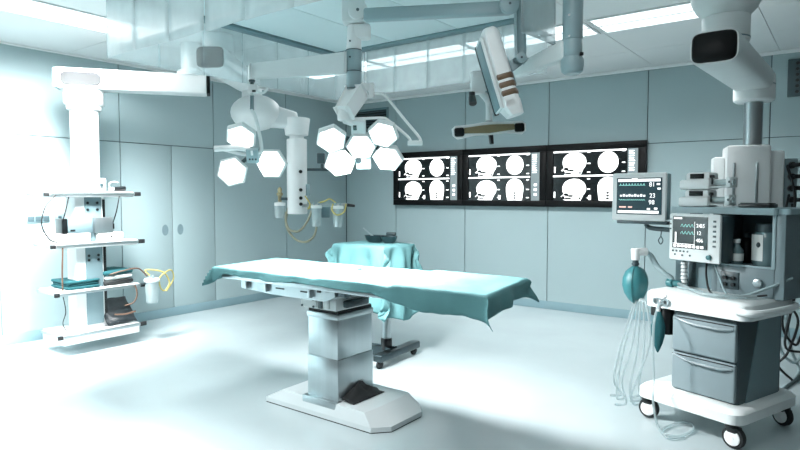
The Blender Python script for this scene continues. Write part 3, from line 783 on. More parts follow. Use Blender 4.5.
outl = [(-36, -5), (-32, -8.5), (-15, -6), (0, -6.5), (15, -6), (32, -8.5), (36.5, -5), (36.5, 2), (33, 5), (15, 5.5), (0, 7), (-15, 5.5), (-33, 5), (-36.5, 2)]
b = MB(mB); b.prism([(x * s, y * s) for x, y in outl], -.07, .015); b.build('bar_housing', M['white'], smooth=50, **W)
b = MB(mB); b.prism([(x * s, y * s) for x, y in [(-25, -3), (-10, -3.8), (0, -4.6), (10, -3.8), (25, -3), (25, 2.5), (8, 3.6), (0, 3.8), (-8, 3.6), (-25, 2.5)]], .013, .021); b.build('front_panel', M['tan'], **W)
for sx in (-1, 1):
    b = MB(mB); b.box(((sx * 30 - 5) * s, -5.6 * s, .0), ((sx * 30 + 5) * s, 3.2 * s, .03), .014); b.build('camera_lens', M['gloss'], **W)
b = MB(mB); b.cyl((2 * s, -6 * s, -.03), (2.5 * s, -16 * s, -.03), .018, .016, bev=.003); b.build('handle', M['black'], **W)

# ------------------------------------------------------------------ pendant over the anaesthesia machine
def housing_arm(mb, p0, p1, w0, h0, w1, h1, n=10, end0=True):
    """fat rounded arm housing swept from p0 to p1, superellipse section"""
    p0 = V(p0); p1 = V(p1); d = (p1 - p0); L = d.length; d.normalize(); sdir = d.cross(UZ).normalized(); u = sdir.cross(d)
    seg = 28; vs = []; fs = []
    st = [(-.0, .96), (.04, 1.0)] + [(k / n, 1.0) for k in range(1, n)] + [(.97, .97), (1.0, .82), (1.03, .5), (1.04, .15)]
    for f, k in st:
        w = (w0 + (w1 - w0) * min(1, f)) / 2 * k; h = (h0 + (h1 - h0) * min(1, f)) / 2 * k
        for a in range(seg):
            an = 2 * PI * a / seg; c = math.cos(an); s_ = math.sin(an)
            vs.append(p0 + d * (L * f) + sdir * (w * math.copysign(abs(c) ** .5, c)) + u * (h * math.copysign(abs(s_) ** .5, s_)))
    m = len(st)
    for i in range(m - 1):
        for a in range(seg):
            a2 = (a + 1) % seg; fs.append([i * seg + a, i * seg + a2, (i + 1) * seg + a2, (i + 1) * seg + a])
    fs.append(list(range(seg))); fs.append([(m - 1) * seg + a for a in range(seg)])
    return mb.mesh(vs, fs)
def end_cap(mb, p0, p1, w, h):
    d = (V(p1) - V(p0)).normalized(); sdir = d.cross(UZ).normalized(); u = sdir.cross(d); vs = []; seg = 28
    for off_, k in ((.0, .93), (-.012, .9), (-.02, .8)):
        for a in range(seg):
            an = 2 * PI * a / seg; c = math.cos(an); s_ = math.sin(an)
            vs.append(V(p0) + d * off_ + sdir * (w / 2 * k * math.copysign(abs(c) ** .4, c)) + u * (h / 2 * k * math.copysign(abs(s_) ** .4, s_)))
    fs = [[i * seg + a, i * seg + (a + 1) % seg, (i + 1) * seg + (a + 1) % seg, (i + 1) * seg + a] for i in range(2) for a in range(seg)]
    fs.append([2 * seg + a for a in range(seg)]); fs.append(list(range(seg)))
    return mb.mesh(vs, fs)
DR0, DR1 = 3.5, 4.55
colR = P(753.5, 110, DR1)
t = thing('equipment_pendant', 'white ceiling pendant arm with black end cap carrying a service head behind the anaesthesia machine', 'equipment pendant', (colR.x, colR.y, 1.1))
W = dict(parent=t, world=True)
a0 = P(714, 45, DR0); a1 = P(756, 74, DR1 + .05); a0.z = 2.265; a1.z = 2.265
b = MB(); housing_arm(b, a0, a1, .27, .2, .27, .17); b.build('arm', M['plastic'], smooth=50, **W)
b = MB(); end_cap(b, a0, a1, .26, .19); b.build('end_cap', M['gloss'], smooth=50, **W)
j = P(726, 20, DR0 + .22); J = lambda z: V((j.x, j.y, z))
b = MB(); b.cyl(J(2.34), J(2.50), .135, bev=.008, seg=32); b.build('upper_joint', M['plastic'], **W)
b = MB(); b.cyl(J(2.358), J(2.366), .1365, seg=32); b.build('joint_ring', M['mid'], **W)
k0 = J(2.6) ; 
b = MB(); b.lathe([(0, 2.5), (.13, 2.5), (.17, 2.54), (.2, 2.6), (.2, 2.72), (.24, 2.76), (.26, 2.8), (0, 2.8)], loc=(j.x, j.y, 0), seg=32)
b.build('ceiling_mount', M['plastic'], smooth=45, **W)
Cc = lambda z: V((colR.x, colR.y, z))
b = MB(); b.lathe([(0, 2.1), (.12, 2.1), (.138, 2.115), (.14, 2.13), (.14, 2.2), (.138, 2.3), (0, 2.3)], loc=(colR.x, colR.y, 0), seg=32); b.build('lower_joint', M['white'], **W)
b = MB(); b.cyl(Cc(2.222), Cc(2.228), .1415, seg=32); b.build('joint_ring', M['mid'], **W)
b = MB(); b.cyl(Cc(1.7), Cc(2.11), .064, seg=28); b.build('tube', M['steel'], **W)
RP = math.radians(2)
mS = Matrix.Translation((colR.x, colR.y, 0)) @ Matrix.Rotation(math.radians(15), 4, 'Z')
b = MB(mS); b.box((-.19, -.16, .95), (.1, .12, 1.77), .02); b.box((-.27, -.08, .95), (-.19, .1, 1.69), .015); b.box((.1, -.09, .95), (.2, .1, 1.73), .02); b.build('service_head', M['white'], **W)
b = MB(mS); b.box((.195, -.05, 1.0), (.29, .1, 1.67), .008); b.build('outlet_panel', M['grey'], **W)
for x in (-.14, .01):
    b = MB(mS); b.box((x - .009, -.172, 1.2), (x + .009, -.158, 1.64), .004); b.build('rail_strip', M['steel'], **W)
for k in range(5):
    b = MB(mS); zq = 1.62 - k * .085; b.cyl((.25, -.045, zq), (.25, -.1, zq), .026, .022, seg=14, bev=.003); b.cyl((.25 + .012 * (k % 2), -.1, zq), (.285 + .012 * (k % 2), -.15, zq), .016, seg=10); b.build('gas_outlet', M['black'], **W)

# ------------------------------------------------------------------ anaesthesia machine
MA = V((-.66, 4.13, 0)); RA = math.radians(-20)
FA = Matrix.Translation(MA) @ Matrix.Rotation(RA, 4, 'Z')
t = thing('anaesthesia_machine', 'grey and white anaesthesia machine on casters with two drawers', 'anaesthesia machine', MA, RA)
def rrect(x0, y0, x1, y1, r, n=5):
    o = []
    for cx_, cy_, a in ((x1 - r, y1 - r, 0), (x0 + r, y1 - r, 90), (x0 + r, y0 + r, 180), (x1 - r, y0 + r, 270)):
        for k in range(n + 1): an = math.radians(a + 90 * k / n); o.append((cx_ + r * math.cos(an), cy_ + r * math.sin(an)))
    return o
b = MB(); pr = rrect(-.28, -.375, .365, .32, .07)
b.prism(pr, .14, .195); n_ = len(pr); cxm, cym = .04, -.03
b.mesh([V((x, y, .195)) for x, y in pr] + [V((cxm + (x - cxm) * .94, cym + (y - cym) * .94, .215)) for x, y in pr], [[i, (i + 1) % n_, n_ + (i + 1) % n_, n_ + i] for i in range(n_)] + [[n_ + i for i in range(n_)]])
b.build('base', M['plastic'], t, smooth=50)
for x, y, ang in ((-.225, -.305, 1.75), (.315, -.325, 1.55), (.3, .26, 1.3), (-.225, .26, 1.9)):
    m = Matrix.Translation((x, y, 0)) @ Matrix.Rotation(ang, 4, 'Z')
    b = MB(m); b.cyl((0, .02, .14), (0, .02, .11), .03); b.box((-.03, -.03, .085), (.035, .035, .12), .012); b.box((.02, -.035, .05), (.034, .035, .1), .004); cs = b.build('caster', M['black'], t)
    b = MB(m); b.cyl((-.022, 0, .062), (.018, 0, .062), .062, bev=.01, seg=28); b.build('wheel', M['rubber'], cs)
    b = MB(m); b.cyl((-.027, 0, .062), (-.02, 0, .062), .044, bev=.003, seg=24); b.cyl((-.03, 0, .062), (-.026, 0, .062), .01, seg=12); b.build('hub', M['white'], cs)
b = MB(); b.box((-.11, -.25, .2), (.29, .24, .7), .02, seg=3); b.build('cabinet', M['slate'], t)
b = MB(); b.prism([(.2875, .21), (.2945, .21), (.2945, .7), (.2875, .7)], -.14, -.132, None) if False else None
b = MB(); m = Matrix(((0, 0, 1, .289), (1, 0, 0, 0), (0, 1, 0, 0), (0, 0, 0, 1))); b.prism([(-.17, .215), (.2, .215), (.2, .7), (-.04, .7)], 0, .006, m); b.build('side_panel', M['mid'], t)
for z0, z1 in ((.455, .672), (.222, .445)):
    b = MB(); b.box((-.103, -.272, z0), (.283, -.245, z1), .012, seg=3); d = b.build('drawer', M['drawer'], t)
    b = MB(); b.tube([(-.09, -.272, z1 - .012), (0, -.288, z1 - .03), (.1, -.292, z1 - .036), (.2, -.288, z1 - .036), (.265, -.272, z1 - .03)], .008, 8); b.build('handle', M['drawer'], d)
    b = MB(); b.box((-.098, -.274, z1 - .012), (.27, -.268, z1 - .006)); b.build('grip_recess', M['black'], d)
# worktop: rounded tray
b = MB(); pr = rrect(-.285, -.3, .36, .24, .06)
b.prism(pr, .705, .79); n_ = len(pr)
b.mesh([V((x, y, .79)) for x, y in pr] + [V((cxm + (x - cxm) * .95, cym + (y - cym) * .95, .803)) for x, y in pr], [[i, (i + 1) % n_, n_ + (i + 1) % n_, n_ + i] for i in range(n_)] + [[n_ + i for i in range(n_)]])
b.build('worktop', M['plastic'], t, smooth=50)
b = MB(); b.tube([(.3, -.3, .755), (.375, -.29, .755), (.41, -.2, .757), (.41, .1, .757), (.37, .19, .757)], .02, 10); b.build('push_handle', M['plastic'], t)
for x in (-.16, -.125, -.19):
    b = MB(); m = Matrix.Translation((x, -.302, .745)) @ Matrix.Rotation(PI / 2, 4, 'X'); b.lathe([(.012, 0), (.022, 0), (.022, .012), (.012, .012)], m=m, seg=16); b.build('tube_port', M['steel'], t)
b = MB(); b.box((-.255, -.27, .64), (-.2, -.2, .705), .01); b.cyl((-.175, -.21, .705), (-.175, -.21, .53), .042, bev=.006); b.build('absorber', M['black'], t)
# tower with open compartment
b = MB()
b.box((.0, .3, .8), (.4, .32, 1.3)); b.box((-.02, .0, .8), (.012, .3, 1.3), .004); b.box((.345, .0, .8), (.4, .3, 1.3), .006)
b.box((.012, .0, .8), (.345, .3, .98), .004); b.build('tower', M['tower'], t)
b = MB(); b.box((-.3, .06, .8), (-.02, .32, .99), .006); b.build('rear_panel', M['mid'], t)
b = MB(); b.box((.33, -.006, .975), (.35, .002, 1.295), .003); b.box((.0, -.006, .973), (.345, .002, .985), .003); b.build('compartment_edge', M['grey'], t)
b = MB(); b.box((.04, -.006, .83), (.15, .002, .935), .003); b.build('valve_panel', M['slate'], t)
for x, z in ((.07, .9), (.12, .9), (.07, .86), (.12, .86)):
    b = MB(); b.cyl((x, -.005, z), (x, -.02, z), .012, seg=12); b.build('valve', M['black'], t)
b = MB(); b.cyl((.26, .0, .885), (.26, -.016, .885), .026, bev=.004); b.box((.235, -.02, .88), (.285, -.014, .89)); b.build('dial', M['steel'], t)
b = MB(); b.prism(rrect(-.29, -.03, .36, .34, .02), 1.285, 1.325); b.prism(rrect(.3, .0, .42, .34, .02), 1.29, 1.322); b.build('top_shelf', M['grey'], t, smooth=50)
b = MB(); b.box((-.21, .06, .8), (-.15, .12, 1.29), .006); b.build('rear_post', M['slate'], t)
b = MB()
for k in range(7): b.cyl((-.2, -.0, .81 + k * .024), (-.2, .0, .826 + k * .024), .022, .018, seg=14)
b.build('corrugated_tube', M['plastic'], t)
b = MB(); b.tube([(-.2, .0, .80), (-.2, .0, .99)], .014, 8, smooth=False); b.build('tube_core', M['greycable'], t)
b = MB(); b.cyl((-.275, -.06, .83), (-.235, -.06, .83), .028, bev=.004); b.cyl((-.235, -.06, .83), (-.19, -.05, .83), .02); b.build('flow_sensor', M['bagteal'], t)

# ventilator display: part of the machine
mV = Matrix.Translation((-.09, -.03, 0)) @ Matrix.Rotation(math.radians(-7), 4, 'Z')
b = MB(mV); b.box((-.165, -.07, .985), (.195, -.045, 1.283), .012); dv = b.build('ventilator_display', M['plastic'], t)
b = MB(mV); b.box((-.155, -.046, .995), (.19, .07, 1.275), .012); b.build('display_back', M['slate'], dv)
b = MB(mV); b.box((-.135, -.073, 1.065), (.115, -.069, 1.265)); b.build('screen', M['scanbg'], dv)
mm = mV @ Matrix(((1, 0, 0, -.135), (0, 0, -1, -.0732), (0, 1, 0, 1.065), (0, 0, 0, 1)))
b = MB(mm); b.mi = 0
def rect(mb, x0, y0, x1, y1, z0=0, z1=.0008): mb.prism([(x0, y0), (x1, y0), (x1, y1), (x0, y1)], z0, z1)
rect(b, .01, .183, .07, .193); rect(b, .02, .03, .03, .1); rect(b, .004, .026, .165, .029); rect(b, .16, .03, .162, .17)
for k in range(8): rect(b, .008 + k * .028, .006, .028 + k * .028, .021)
for s_, x, y in (('24', .172, .135), ('35', .2, .135), ('12', .175, .09), ('40', .172, .045), ('6', .205, .045)): text_into(b, s_, .032, Matrix.Translation((x, y, 0)))
b.build('readouts', M['trace_white'], dv)
b = MB(mm)
for base, col in ((.135, 0), (.09, 0)):
    pts = []
    for k in range(57):
        x = .062 + k * .0017; ph = (k % 14) / 14
        pts.append((x, base + (.018 * (1 - math.exp(-ph * 6)) if ph < .5 else .018 * math.exp(-(ph - .5) * 9)), .0006))
    b.tube(pts, .0011, 5, smooth=False)
b.build('waveform', M['trace_teal'], dv)
b = MB(mV)
for k in range(5): b.cyl((-.13 + k * .027, -.07, 1.045), (-.13 + k * .027, -.074, 1.045), .006, seg=10)
for k in range(3): b.cyl((-.115 + k * .055, -.07, 1.022 - .004 * (k == 1)), (-.115 + k * .055, -.074, 1.022), .006, seg=10)
for k in range(6): b.box((.15, -.074, 1.235 - k * .03), (.17, -.069, 1.247 - k * .03), .002)
for k in range(3): b.cyl((-.15, -.07, 1.245 - k * .03), (-.15, -.074, 1.245 - k * .03), .005, seg=8)
b.build('keys', M['slate'], dv)
b = MB(mV); b.cyl((.13, -.07, 1.022), (.13, -.088, 1.022), .016, .014, bev=.002); b.build('control_knob', M['bagteal'], dv)

def wl(x, y, z): return FA @ V((x, y, z))
# patient monitor on its bracket
mloc = wl(-.528, .0, 1.222)
t = thing('patient_monitor', 'white patient monitor with vital sign traces on an arm left of the anaesthesia machine', 'monitor', mloc, RA + math.radians(9))
b = MB(); b.box((-.2, -.03, 0), (.185, .0, .33), .012); b.build('front_frame', M['white'], t)
b = MB(); b.box((-.18, -.001, .01), (.185, .06, .325), .015); b.build('back_housing', M['grey'], t)
b = MB(); b.box((-.16, -.034, .045), (.16, -.028, .295)); sc = b.build('screen', M['monbg'], t)
mm = Matrix(((1, 0, 0, -.16), (0, 0, -1, -.0342), (0, 1, 0, .045), (0, 0, 0, 1)))
b = MB(mm); rect(b, .01, .225, .31, .243); rect(b, .01, .008, .3, .026)
for k in range(9): rect(b, .025 + k * .021, .122, .039 + k * .021, .134 + .005 * (k % 2))
for s_, x, y in (('81', .232, .19), ('23', .235, .115), ('98', .23, .07)): text_into(b, s_, .042, Matrix.Translation((x, y, 0)))
for x, y in ((.285, .2), (.29, .17), (.22, .032), (.27, .036)): rect(b, x, y, x + .022, y + .012)
rect(b, .11, .237, .15, .248, .0008, .0016)
b.build('readouts', M['trace_white'], sc)
b = MB(mm)
pts = []
for k in range(90):
    x = .018 + k * .0021; ph = (k % 10) / 10; pts.append((x, .2 + (.014 if .4 < ph < .55 else 0), .0006))
b.tube(pts, .0016, 5, smooth=False)
pts = [(.018 + k * .0021, .1 + .004 * math.sin(k * .9), .0006) for k in range(90)]; b.tube(pts, .0014, 5, smooth=False)
b.build('waveform', M['trace_teal'], sc)
b = MB(mm); rect(b, .02, .045, .07, .055); rect(b, .085, .045, .115, .055); b.build('alarm_readout', M['trace_pink'], sc)
b = MB(); b.box((-.17, -.01, -.022), (.19, .075, .0), .006); b.build('cradle', M['slate'], t)
b = MB(); b.tube([(.02, .04, -.02), (.05, .05, -.05), (.2, .05, -.06), (.3, .06, -.1)], .016, 10); b.tube([(.19, .05, -.02), (.23, .05, -.05), (.25, .05, -.09)], .014, 8); b.build('bracket_arm', M['slate'], t)
b = MB(); b.tube([(.13, .04, -.05), (.13, .03, -.1), (.115, .03, -.13), (.13, .03, -.155), (.145, .03, -.13), (.13, .03, -.1)], .004, 6); b.build('hanging_clip', M['slate'], t)

# syringe pumps stacked on the top shelf
def pump(loc, label):
    t = thing('syringe_pump', label, 'syringe pump', loc, RA, 'syringe pumps on the machine shelf')
    b = MB(); b.box((-.11, -.07, 0), (.09, .06, .062), .014); b.box((-.075, -.055, .05), (.085, .055, .108), .016); b.build('body', M['white'], t)
    b = MB(); b.box((-.04, -.062, .068), (.05, -.052, .1), .003); b.build('display', M['gloss'], t)
    b = MB(); b.box((.09, -.05, .01), (.2, .03, .02), .003); b.box((.185, -.055, .012), (.215, .03, .075), .006); b.box((.09, .01, .02), (.2, .03, .06), .006); b.build('syringe_cradle', M['plastic'], t)
    b = MB(); b.cyl((.09, -.03, .045), (.225, -.03, .045), .018); b.build('syringe', M['clear'], t)
    b = MB(); b.cyl((.2, -.03, .045), (.213, -.03, .045), .026, bev=.003); b.build('plunger', M['slate'], t)
    b = MB(); b.box((.092, -.07, .07), (.112, -.04, .09), .004); b.box((.1, -.065, .03), (.108, -.05, .08), .003); b.build('clamp', M['black'], t)
    return t
pl = wl(-.14, .06, 1.326)
pump(pl, 'lower white syringe pump standing on the machine top shelf')
pump(pl + V((.004, .0, .109)), 'upper white syringe pump stacked on the other syringe pump')
b = MB(); b.box((-.05, -.03, 0), (.05, .03, .12), .01); o = b.build('speaker_box', M['black']); o.location = wl(-.235, .21, 1.326); o.rotation_euler.z = RA
tag(o, 'small black box behind the syringe pumps on the machine shelf', 'box')
b = MB(); b.box((-.09, -.05, 0), (.09, .05, .022), .005); b.box((-.08, -.045, .02), (.08, .045, .028), .003); o = b.build('device_tray', M['black']); o.location = wl(.22, .05, 1.326); o.rotation_euler.z = RA
tag(o, 'flat black device tray lying on the right of the machine top shelf', 'tray')

# bottles in the compartment
t = thing('storage_jar', 'large grey jar with dark lid and white label in the machine compartment', 'jar', wl(.245, .12, .981), RA)
b = MB(); b.lathe([(0, 0), (.072, 0), (.078, .01), (.078, .18), (.066, .2), (0, .2)]); b.build('body', M['glass'], t)
b = MB(); b.lathe([(0, .198), (.06, .198), (.062, .205), (.062, .24), (.055, .25), (0, .25)]); b.build('lid', M['slate'], t)
b = MB(); 
vs = []; 
for k in range(9):
    a = math.radians(200 + k * 10); vs += [V((.0795 * math.cos(a), .0795 * math.sin(a), .03)), V((.0795 * math.cos(a), .0795 * math.sin(a), .185))]
b.mesh(vs, [[2 * k, 2 * k + 2, 2 * k + 3, 2 * k + 1] for k in range(8)]); b.build('label_sheet', M['label'], t)
b = MB(); a = math.radians(262); b.ball((.079 * math.cos(a), .079 * math.sin(a), .125), .012, .012, .016); b.build('emblem', M['slate'], t)
t = thing('vial', 'small dark vial with white label in front of the compartment jar', 'vial', wl(.1, .06, .981), RA)
b = MB(); b.lathe([(0, 0), (.034, 0), (.038, .006), (.038, .085), (.02, .11), (.016, .12), (.016, .13), (0, .13)]); b.build('body', M['glass'], t)
b = MB(); b.lathe([(0, .128), (.019, .128), (.02, .15), (0, .152)]); b.build('cap', M['plastic'], t)
b = MB(); b.lathe([(.0387, .02), (.0387, .065)], seg=24); b.build('label_sheet', M['label'], t)
t = thing('vial', 'tall black vial at the left rear of the machine compartment', 'vial', wl(.085, .2, .981), RA)
b = MB(); b.lathe([(0, 0), (.035, 0), (.038, .006), (.038, .13), (.02, .155), (0, .155)]); b.build('body', M['black'], t)
b = MB(); b.lathe([(0, .153), (.019, .153), (.02, .185), (0, .188)]); b.build('cap', M['slate'], t)

# breathing bag and hose
bg = P(635, 284, 3.98)
t = thing('breathing_bag', 'round teal breathing bag hanging left of the anaesthesia machine', 'breathing bag', bg)
b = MB(); b.lathe([(0, -.135), (.012, -.128), (.04, -.105), (.068, -.06), (.08, -.01), (.078, .04), (.06, .085), (.03, .112), (.018, .12), (0, .12)], seg=24); b.build('balloon', M['bagteal'], t, smooth=70)
b = MB()
for a in (30, 150, 270): 
    pts = [V((r * math.cos(math.radians(a)), r * math.sin(math.radians(a)), z)) for r, z in ((.012, -.128), (.041, -.105), (.069, -.06), (.081, -.01), (.079, .04), (.061, .085), (.03, .112))]
    b.tube(pts, .003, 5)
b.build('seam_ribs', M['bagteal'], t)
b = MB(); b.cyl((0, 0, .118), (0, 0, .165), .019); b.cyl((0, 0, .128), (0, 0, .14), .024); b.build('neck', M['slate'], t)
b = MB(); b.cyl((0, 0, .16), (0, 0, .235), .026, .03, bev=.004); b.cyl((0, 0, .215), (.075 * RV.x, .075 * RV.y, .215), .026, bev=.004); b.build('elbow_connector', M['white'], t)
b = MB(); b.tube([P(645, 252, 3.98), P(651, 256, 3.97), P(657, 266, 3.95), P(664, 273, 3.92), P(671, 278, 3.9), P(672, 284, 3.9)], .017, 10)
o = b.build('breathing_hose', M['greycable']); recenter(o, P(657, 266, 3.95)); tag(o, 'short grey hose from the breathing bag elbow to the machine worktop', 'hose')
lb = P(658, 332, 3.72)
t = thing('spare_breathing_bag', 'limp pointed teal breathing bag hanging under the machine worktop', 'breathing bag', lb)
b = MB(); b.lathe([(0, -.13), (.008, -.12), (.028, -.07), (.04, -.02), (.042, .04), (.03, .09), (.014, .13), (0, .135)], seg=18, sy=.5); b.build('balloon', M['cloth2'], t, smooth=70)
b = MB(); b.tube([V((0, 0, .13)), V((.0, 0, .17)), V((.02, -.005, .21)), V((.05, -.01, .235))], .012, 8); b.build('neck', M['white'], t)
# white tubing to the floor
def hoses(name, pts, r, m, label, cat, group=None, seg=8):
    b = MB(); b.tube(pts, r, seg, n=8); o = b.build(name, m, smooth=80); recenter(o, pts[0]); tag(o, label, cat, group); return o
fl = lambda px, py: Pz(px, py, .012)
g_ = 'milky breathing tubes hanging beside the machine'
spec = [((636, 303, 3.95), (626, 340, 4.0), (619, 372, 4.05), (617, 398)), ((638, 303, 3.95), (632, 345, 3.97), (622, 380, 4.0), (626, 403)),
        ((640, 302, 3.93), (637, 350, 3.9), (630, 388, 3.9), (634, 404)), ((643, 302, 3.9), (644, 345, 3.86), (639, 385, 3.9), (641, 400)),
        ((646, 303, 3.86), (650, 340, 3.82), (640, 372, 3.86), (631, 396)), ((634, 303, 3.98), (619, 352, 4.1), (614, 380, 4.15), (621, 394))]
whr = ['outermost, bowing far out to the left', 'second from the outside of the bunch', 'straight one in the middle of the bunch', 'close beside the machine, ending by its caster', 'nearest the machine, swinging left at the floor', 'rearmost of the bunch, nearest the back wall']
order = [0, 1, 2, 3, 4, 5]
for k, sp in enumerate(spec):
    pts = [P(*q) if len(q) == 3 else fl(*q) for q in sp]
    e = pts[-1]; pts.append(e + V((-.05, -.07, 0)) * (1 if k % 2 else -.8)); 
    top = pts[0]; pts.insert(0, V((top.x * .3 + bg.x * .7, top.y * .3 + bg.y * .7, bg.z - .12)))
    hoses('breathing_tube', pts, .0075, M['tubing'], 'milky breathing tube below the teal bag, ' + whr[k], 'tube', g_)
b_pts = [wl(-.16, -.32, .745), P(654, 322, 3.6), P(653, 352, 3.6), P(654, 378, 3.6), P(653, 400, 3.55), fl(657, 424), fl(664, 434), fl(680, 436), fl(693, 430), fl(690, 423), fl(675, 424), fl(662, 430), fl(668, 438), fl(684, 437)]
hoses('drain_tube', b_pts, .0075, M['tubing'], 'milky tube from machine worktop ending in a loop on the floor', 'tube')

# cables over the worktop and at the machine's right side
hoses('monitor_cable', [wl(-.05, -.0, .99), wl(.0, -.09, .9), wl(.08, -.16, .812), wl(.22, -.12, .812), wl(.34, -.06, .83)], .006, M['cable'], 'black cable curving from the ventilator display down onto the worktop', 'cable')
hoses('sensor_cable', [wl(-.18, -.1, .815), wl(-.05, -.12, .812), wl(.1, -.18, .812), wl(.22, -.1, .815), wl(.33, -.03, .87), wl(.42, .05, .93)], .0075, M['greycable'], 'grey cable lying along the worktop and rising to the right', 'cable')
hoses('power_lead', [wl(.0, -.012, .985), wl(.07, -.07, .9), wl(.16, -.14, .812), wl(.27, -.15, .812)], .005, M['greycable'], 'thin grey lead hanging from the compartment floor to the worktop', 'cable')
hoses('ventilator_hose', [wl(-.2, -.06, .83), wl(-.06, -.16, .822), wl(.08, -.24, .818), wl(.2, -.2, .818), wl(.3, -.1, .818)], .012, M['tubing'], 'thick milky hose lying on the front of the worktop', 'hose')
rc = [((787, 165, 4.45), (795, 200, 4.3), (786, 250, 4.2), (795, 290, 4.2), (786, 330, 4.3)), ((789, 195, 4.45), (781, 240, 4.1), (790, 275, 4.15), (782, 300, 4.2)),
      ((792, 204, 4.4), (798, 260, 4.2), (782, 320, 4.3), (795, 345, 4.35), (803, 330, 4.4)), ((780, 270, 3.95), (792, 300, 4.1), (785, 345, 4.3), (800, 352, 4.3)),
      ((783, 300, 4.2), (798, 320, 4.3), (788, 352, 4.35), (778, 365, 4.4), (792, 380, 4.4))]
rl = ['black cable from the topmost gas outlet down behind the machine', 'black cable from a middle gas outlet, short loop beside the tower', 'black cable in a wide loop at the right edge behind the machine', 'black cable from the tower side bending low beside the cabinet', 'black cable hanging lowest behind the cabinet']
for sp, lb_ in zip(rc, rl): hoses('cable', [P(*q) for q in sp], .009, M['cable'], lb_, 'cable', 'black cables right of the machine')
hoses('supply_hose', [P(789, 185, 4.5), P(796, 240, 4.45), P(786, 300, 4.5), P(790, 345, 4.6), P(799, 372, 4.6), Pz(782, 389, .012), Pz(800, 376, .012)], .011, M['greycable'], 'grey gas hose looping to the floor right of the machine', 'hose')
hoses('supply_hose', [P(793, 215, 4.5), P(800, 270, 4.5), P(782, 320, 4.55), P(781, 350, 4.6), P(797, 362, 4.6), P(806, 330, 4.6)], .011, M['greycable'], 'grey gas hose in a loop above the floor right of the machine', 'hose')
# junction boxes clipped on the pendant's lower part
b = MB(); b.box((-.05, -.04, -.1), (.05, .04, .1), .01); b.box((-.03, -.06, -.06), (.04, -.03, .02), .008); o = b.build('power_block', M['rubber']); o.location = mS @ V((.33, .02, .9)); o.rotation_euler.z = .2
tag(o, 'black power block hanging under the gas outlets right of the machine', 'power block')

# ------------------------------------------------------------------ left equipment pendant with shelves
t = thing('equipment_pendant', 'white shelf pendant on a long box arm along the left wall', 'equipment pendant', (-5.52, 2.64, .1))
W = dict(parent=t, world=True)
pc = V((-5.5, 2.63, 0)); A = V((-5.6, 2.46, 2.42)); Bm = V((-4.86, 3.46, 2.42))
b = MB(); b.beam(A, Bm, .2, .175, .012); b.build('arm', M['white'], **W)
dd = (Bm - A).normalized()
b = MB(); b.beam(Bm - dd * .004, Bm + dd * .03, .185, .16, .006); b.build('end_cap', M['gloss'], **W)
b = MB(); b.beam(A - dd * .025, A + dd * .004, .19, .165, .01); b.build('rear_cap', M['mid'], **W)
b = MB(); sd = dd.cross(UZ); q = A + dd * .2 + sd * .1; m = frame(q, dd, sd); b.prism(rrect(-.16, -.06, .16, .05, .045), -.002, .016, m); b.build('control_shield', M['rubber'], **W)
mt = Bm - dd * .13
b = MB(); b.cyl((mt.x, mt.y, 2.5), (mt.x, mt.y, 2.55), .13, bev=.008); b.cyl((mt.x, mt.y, 2.55), (mt.x, mt.y, ZC), .095); b.build('ceiling_tube', M['white'], **W)
b = MB(); b.lathe([(0, 2.15), (.13, 2.15), (.14, 2.16), (.142, 2.195), (.155, 2.2), (.162, 2.215), (.162, 2.335), (0, 2.335)], loc=pc, seg=32); b.build('arm_joint', M['white'], **W)
b = MB(); b.cyl((pc.x, pc.y, 1.45), (pc.x, pc.y, 2.16), .115, seg=32); b.build('upper_column', M['white'], **W)
b = MB(); b.box((pc.x - .1, pc.y - .14, .2), (pc.x + .08, pc.y + .12, 1.5), .012); b.build('lower_column', M['white'], **W)
b = MB(); b.box((pc.x + .078, pc.y - .06, .24), (pc.x + .09, pc.y + .09, 1.38), .004); b.build('front_plate', M['mid'], **W)
b = MB(); b.box((pc.x + .07, pc.y + .1, .3), (pc.x + .085, pc.y + .125, 1.36), .003); b.build('cable_duct', M['black'], **W)
for zq in (1.33, 1.27, .86, .82):
    for dy in (-.035, .05):
        b = MB(); b.cyl((pc.x + .088, pc.y + dy, zq), (pc.x + .096, pc.y + dy, zq), .012, seg=10); b.build('socket', M['black'], **W)
SX0, SX1, SY0, SY1 = -5.77, -5.36, 2.3, 3.03
for zq, th, yl, yr in ((1.43, .05, 2.26, 3.0), (.985, .05, 2.3, 3.03), (.57, .03, 2.32, 3.04), (.2, .1, 2.34, 3.03)):
    b = MB(); b.box((SX0, yl, zq - th), (SX1, yr, zq), .01); sh = b.build('shelf', M['white'], **W)
    b = MB(); b.box((SX1 + .006, yl, zq - .034), (SX1 + .016, yr + .02, zq - .008), .003); b.box((SX0, yl - .016, zq - .034), (SX1 + .016, yl - .006, zq - .008), .003); b.build('rail', M['steel'], sh, world=True)
    b = MB(); b.box((SX1 - .002, yr - .0, zq - .04), (SX1 + .022, yr + .06, zq - .002), .006); b.build('rail_end', M['rubber'], sh, world=True)
    b = MB(); b.box((SX1 + .0, yl - .05, zq - .04), (SX1 + .02, yl - .005, zq - .004), .006); b.build('rail_end', M['rubber'], sh, world=True)
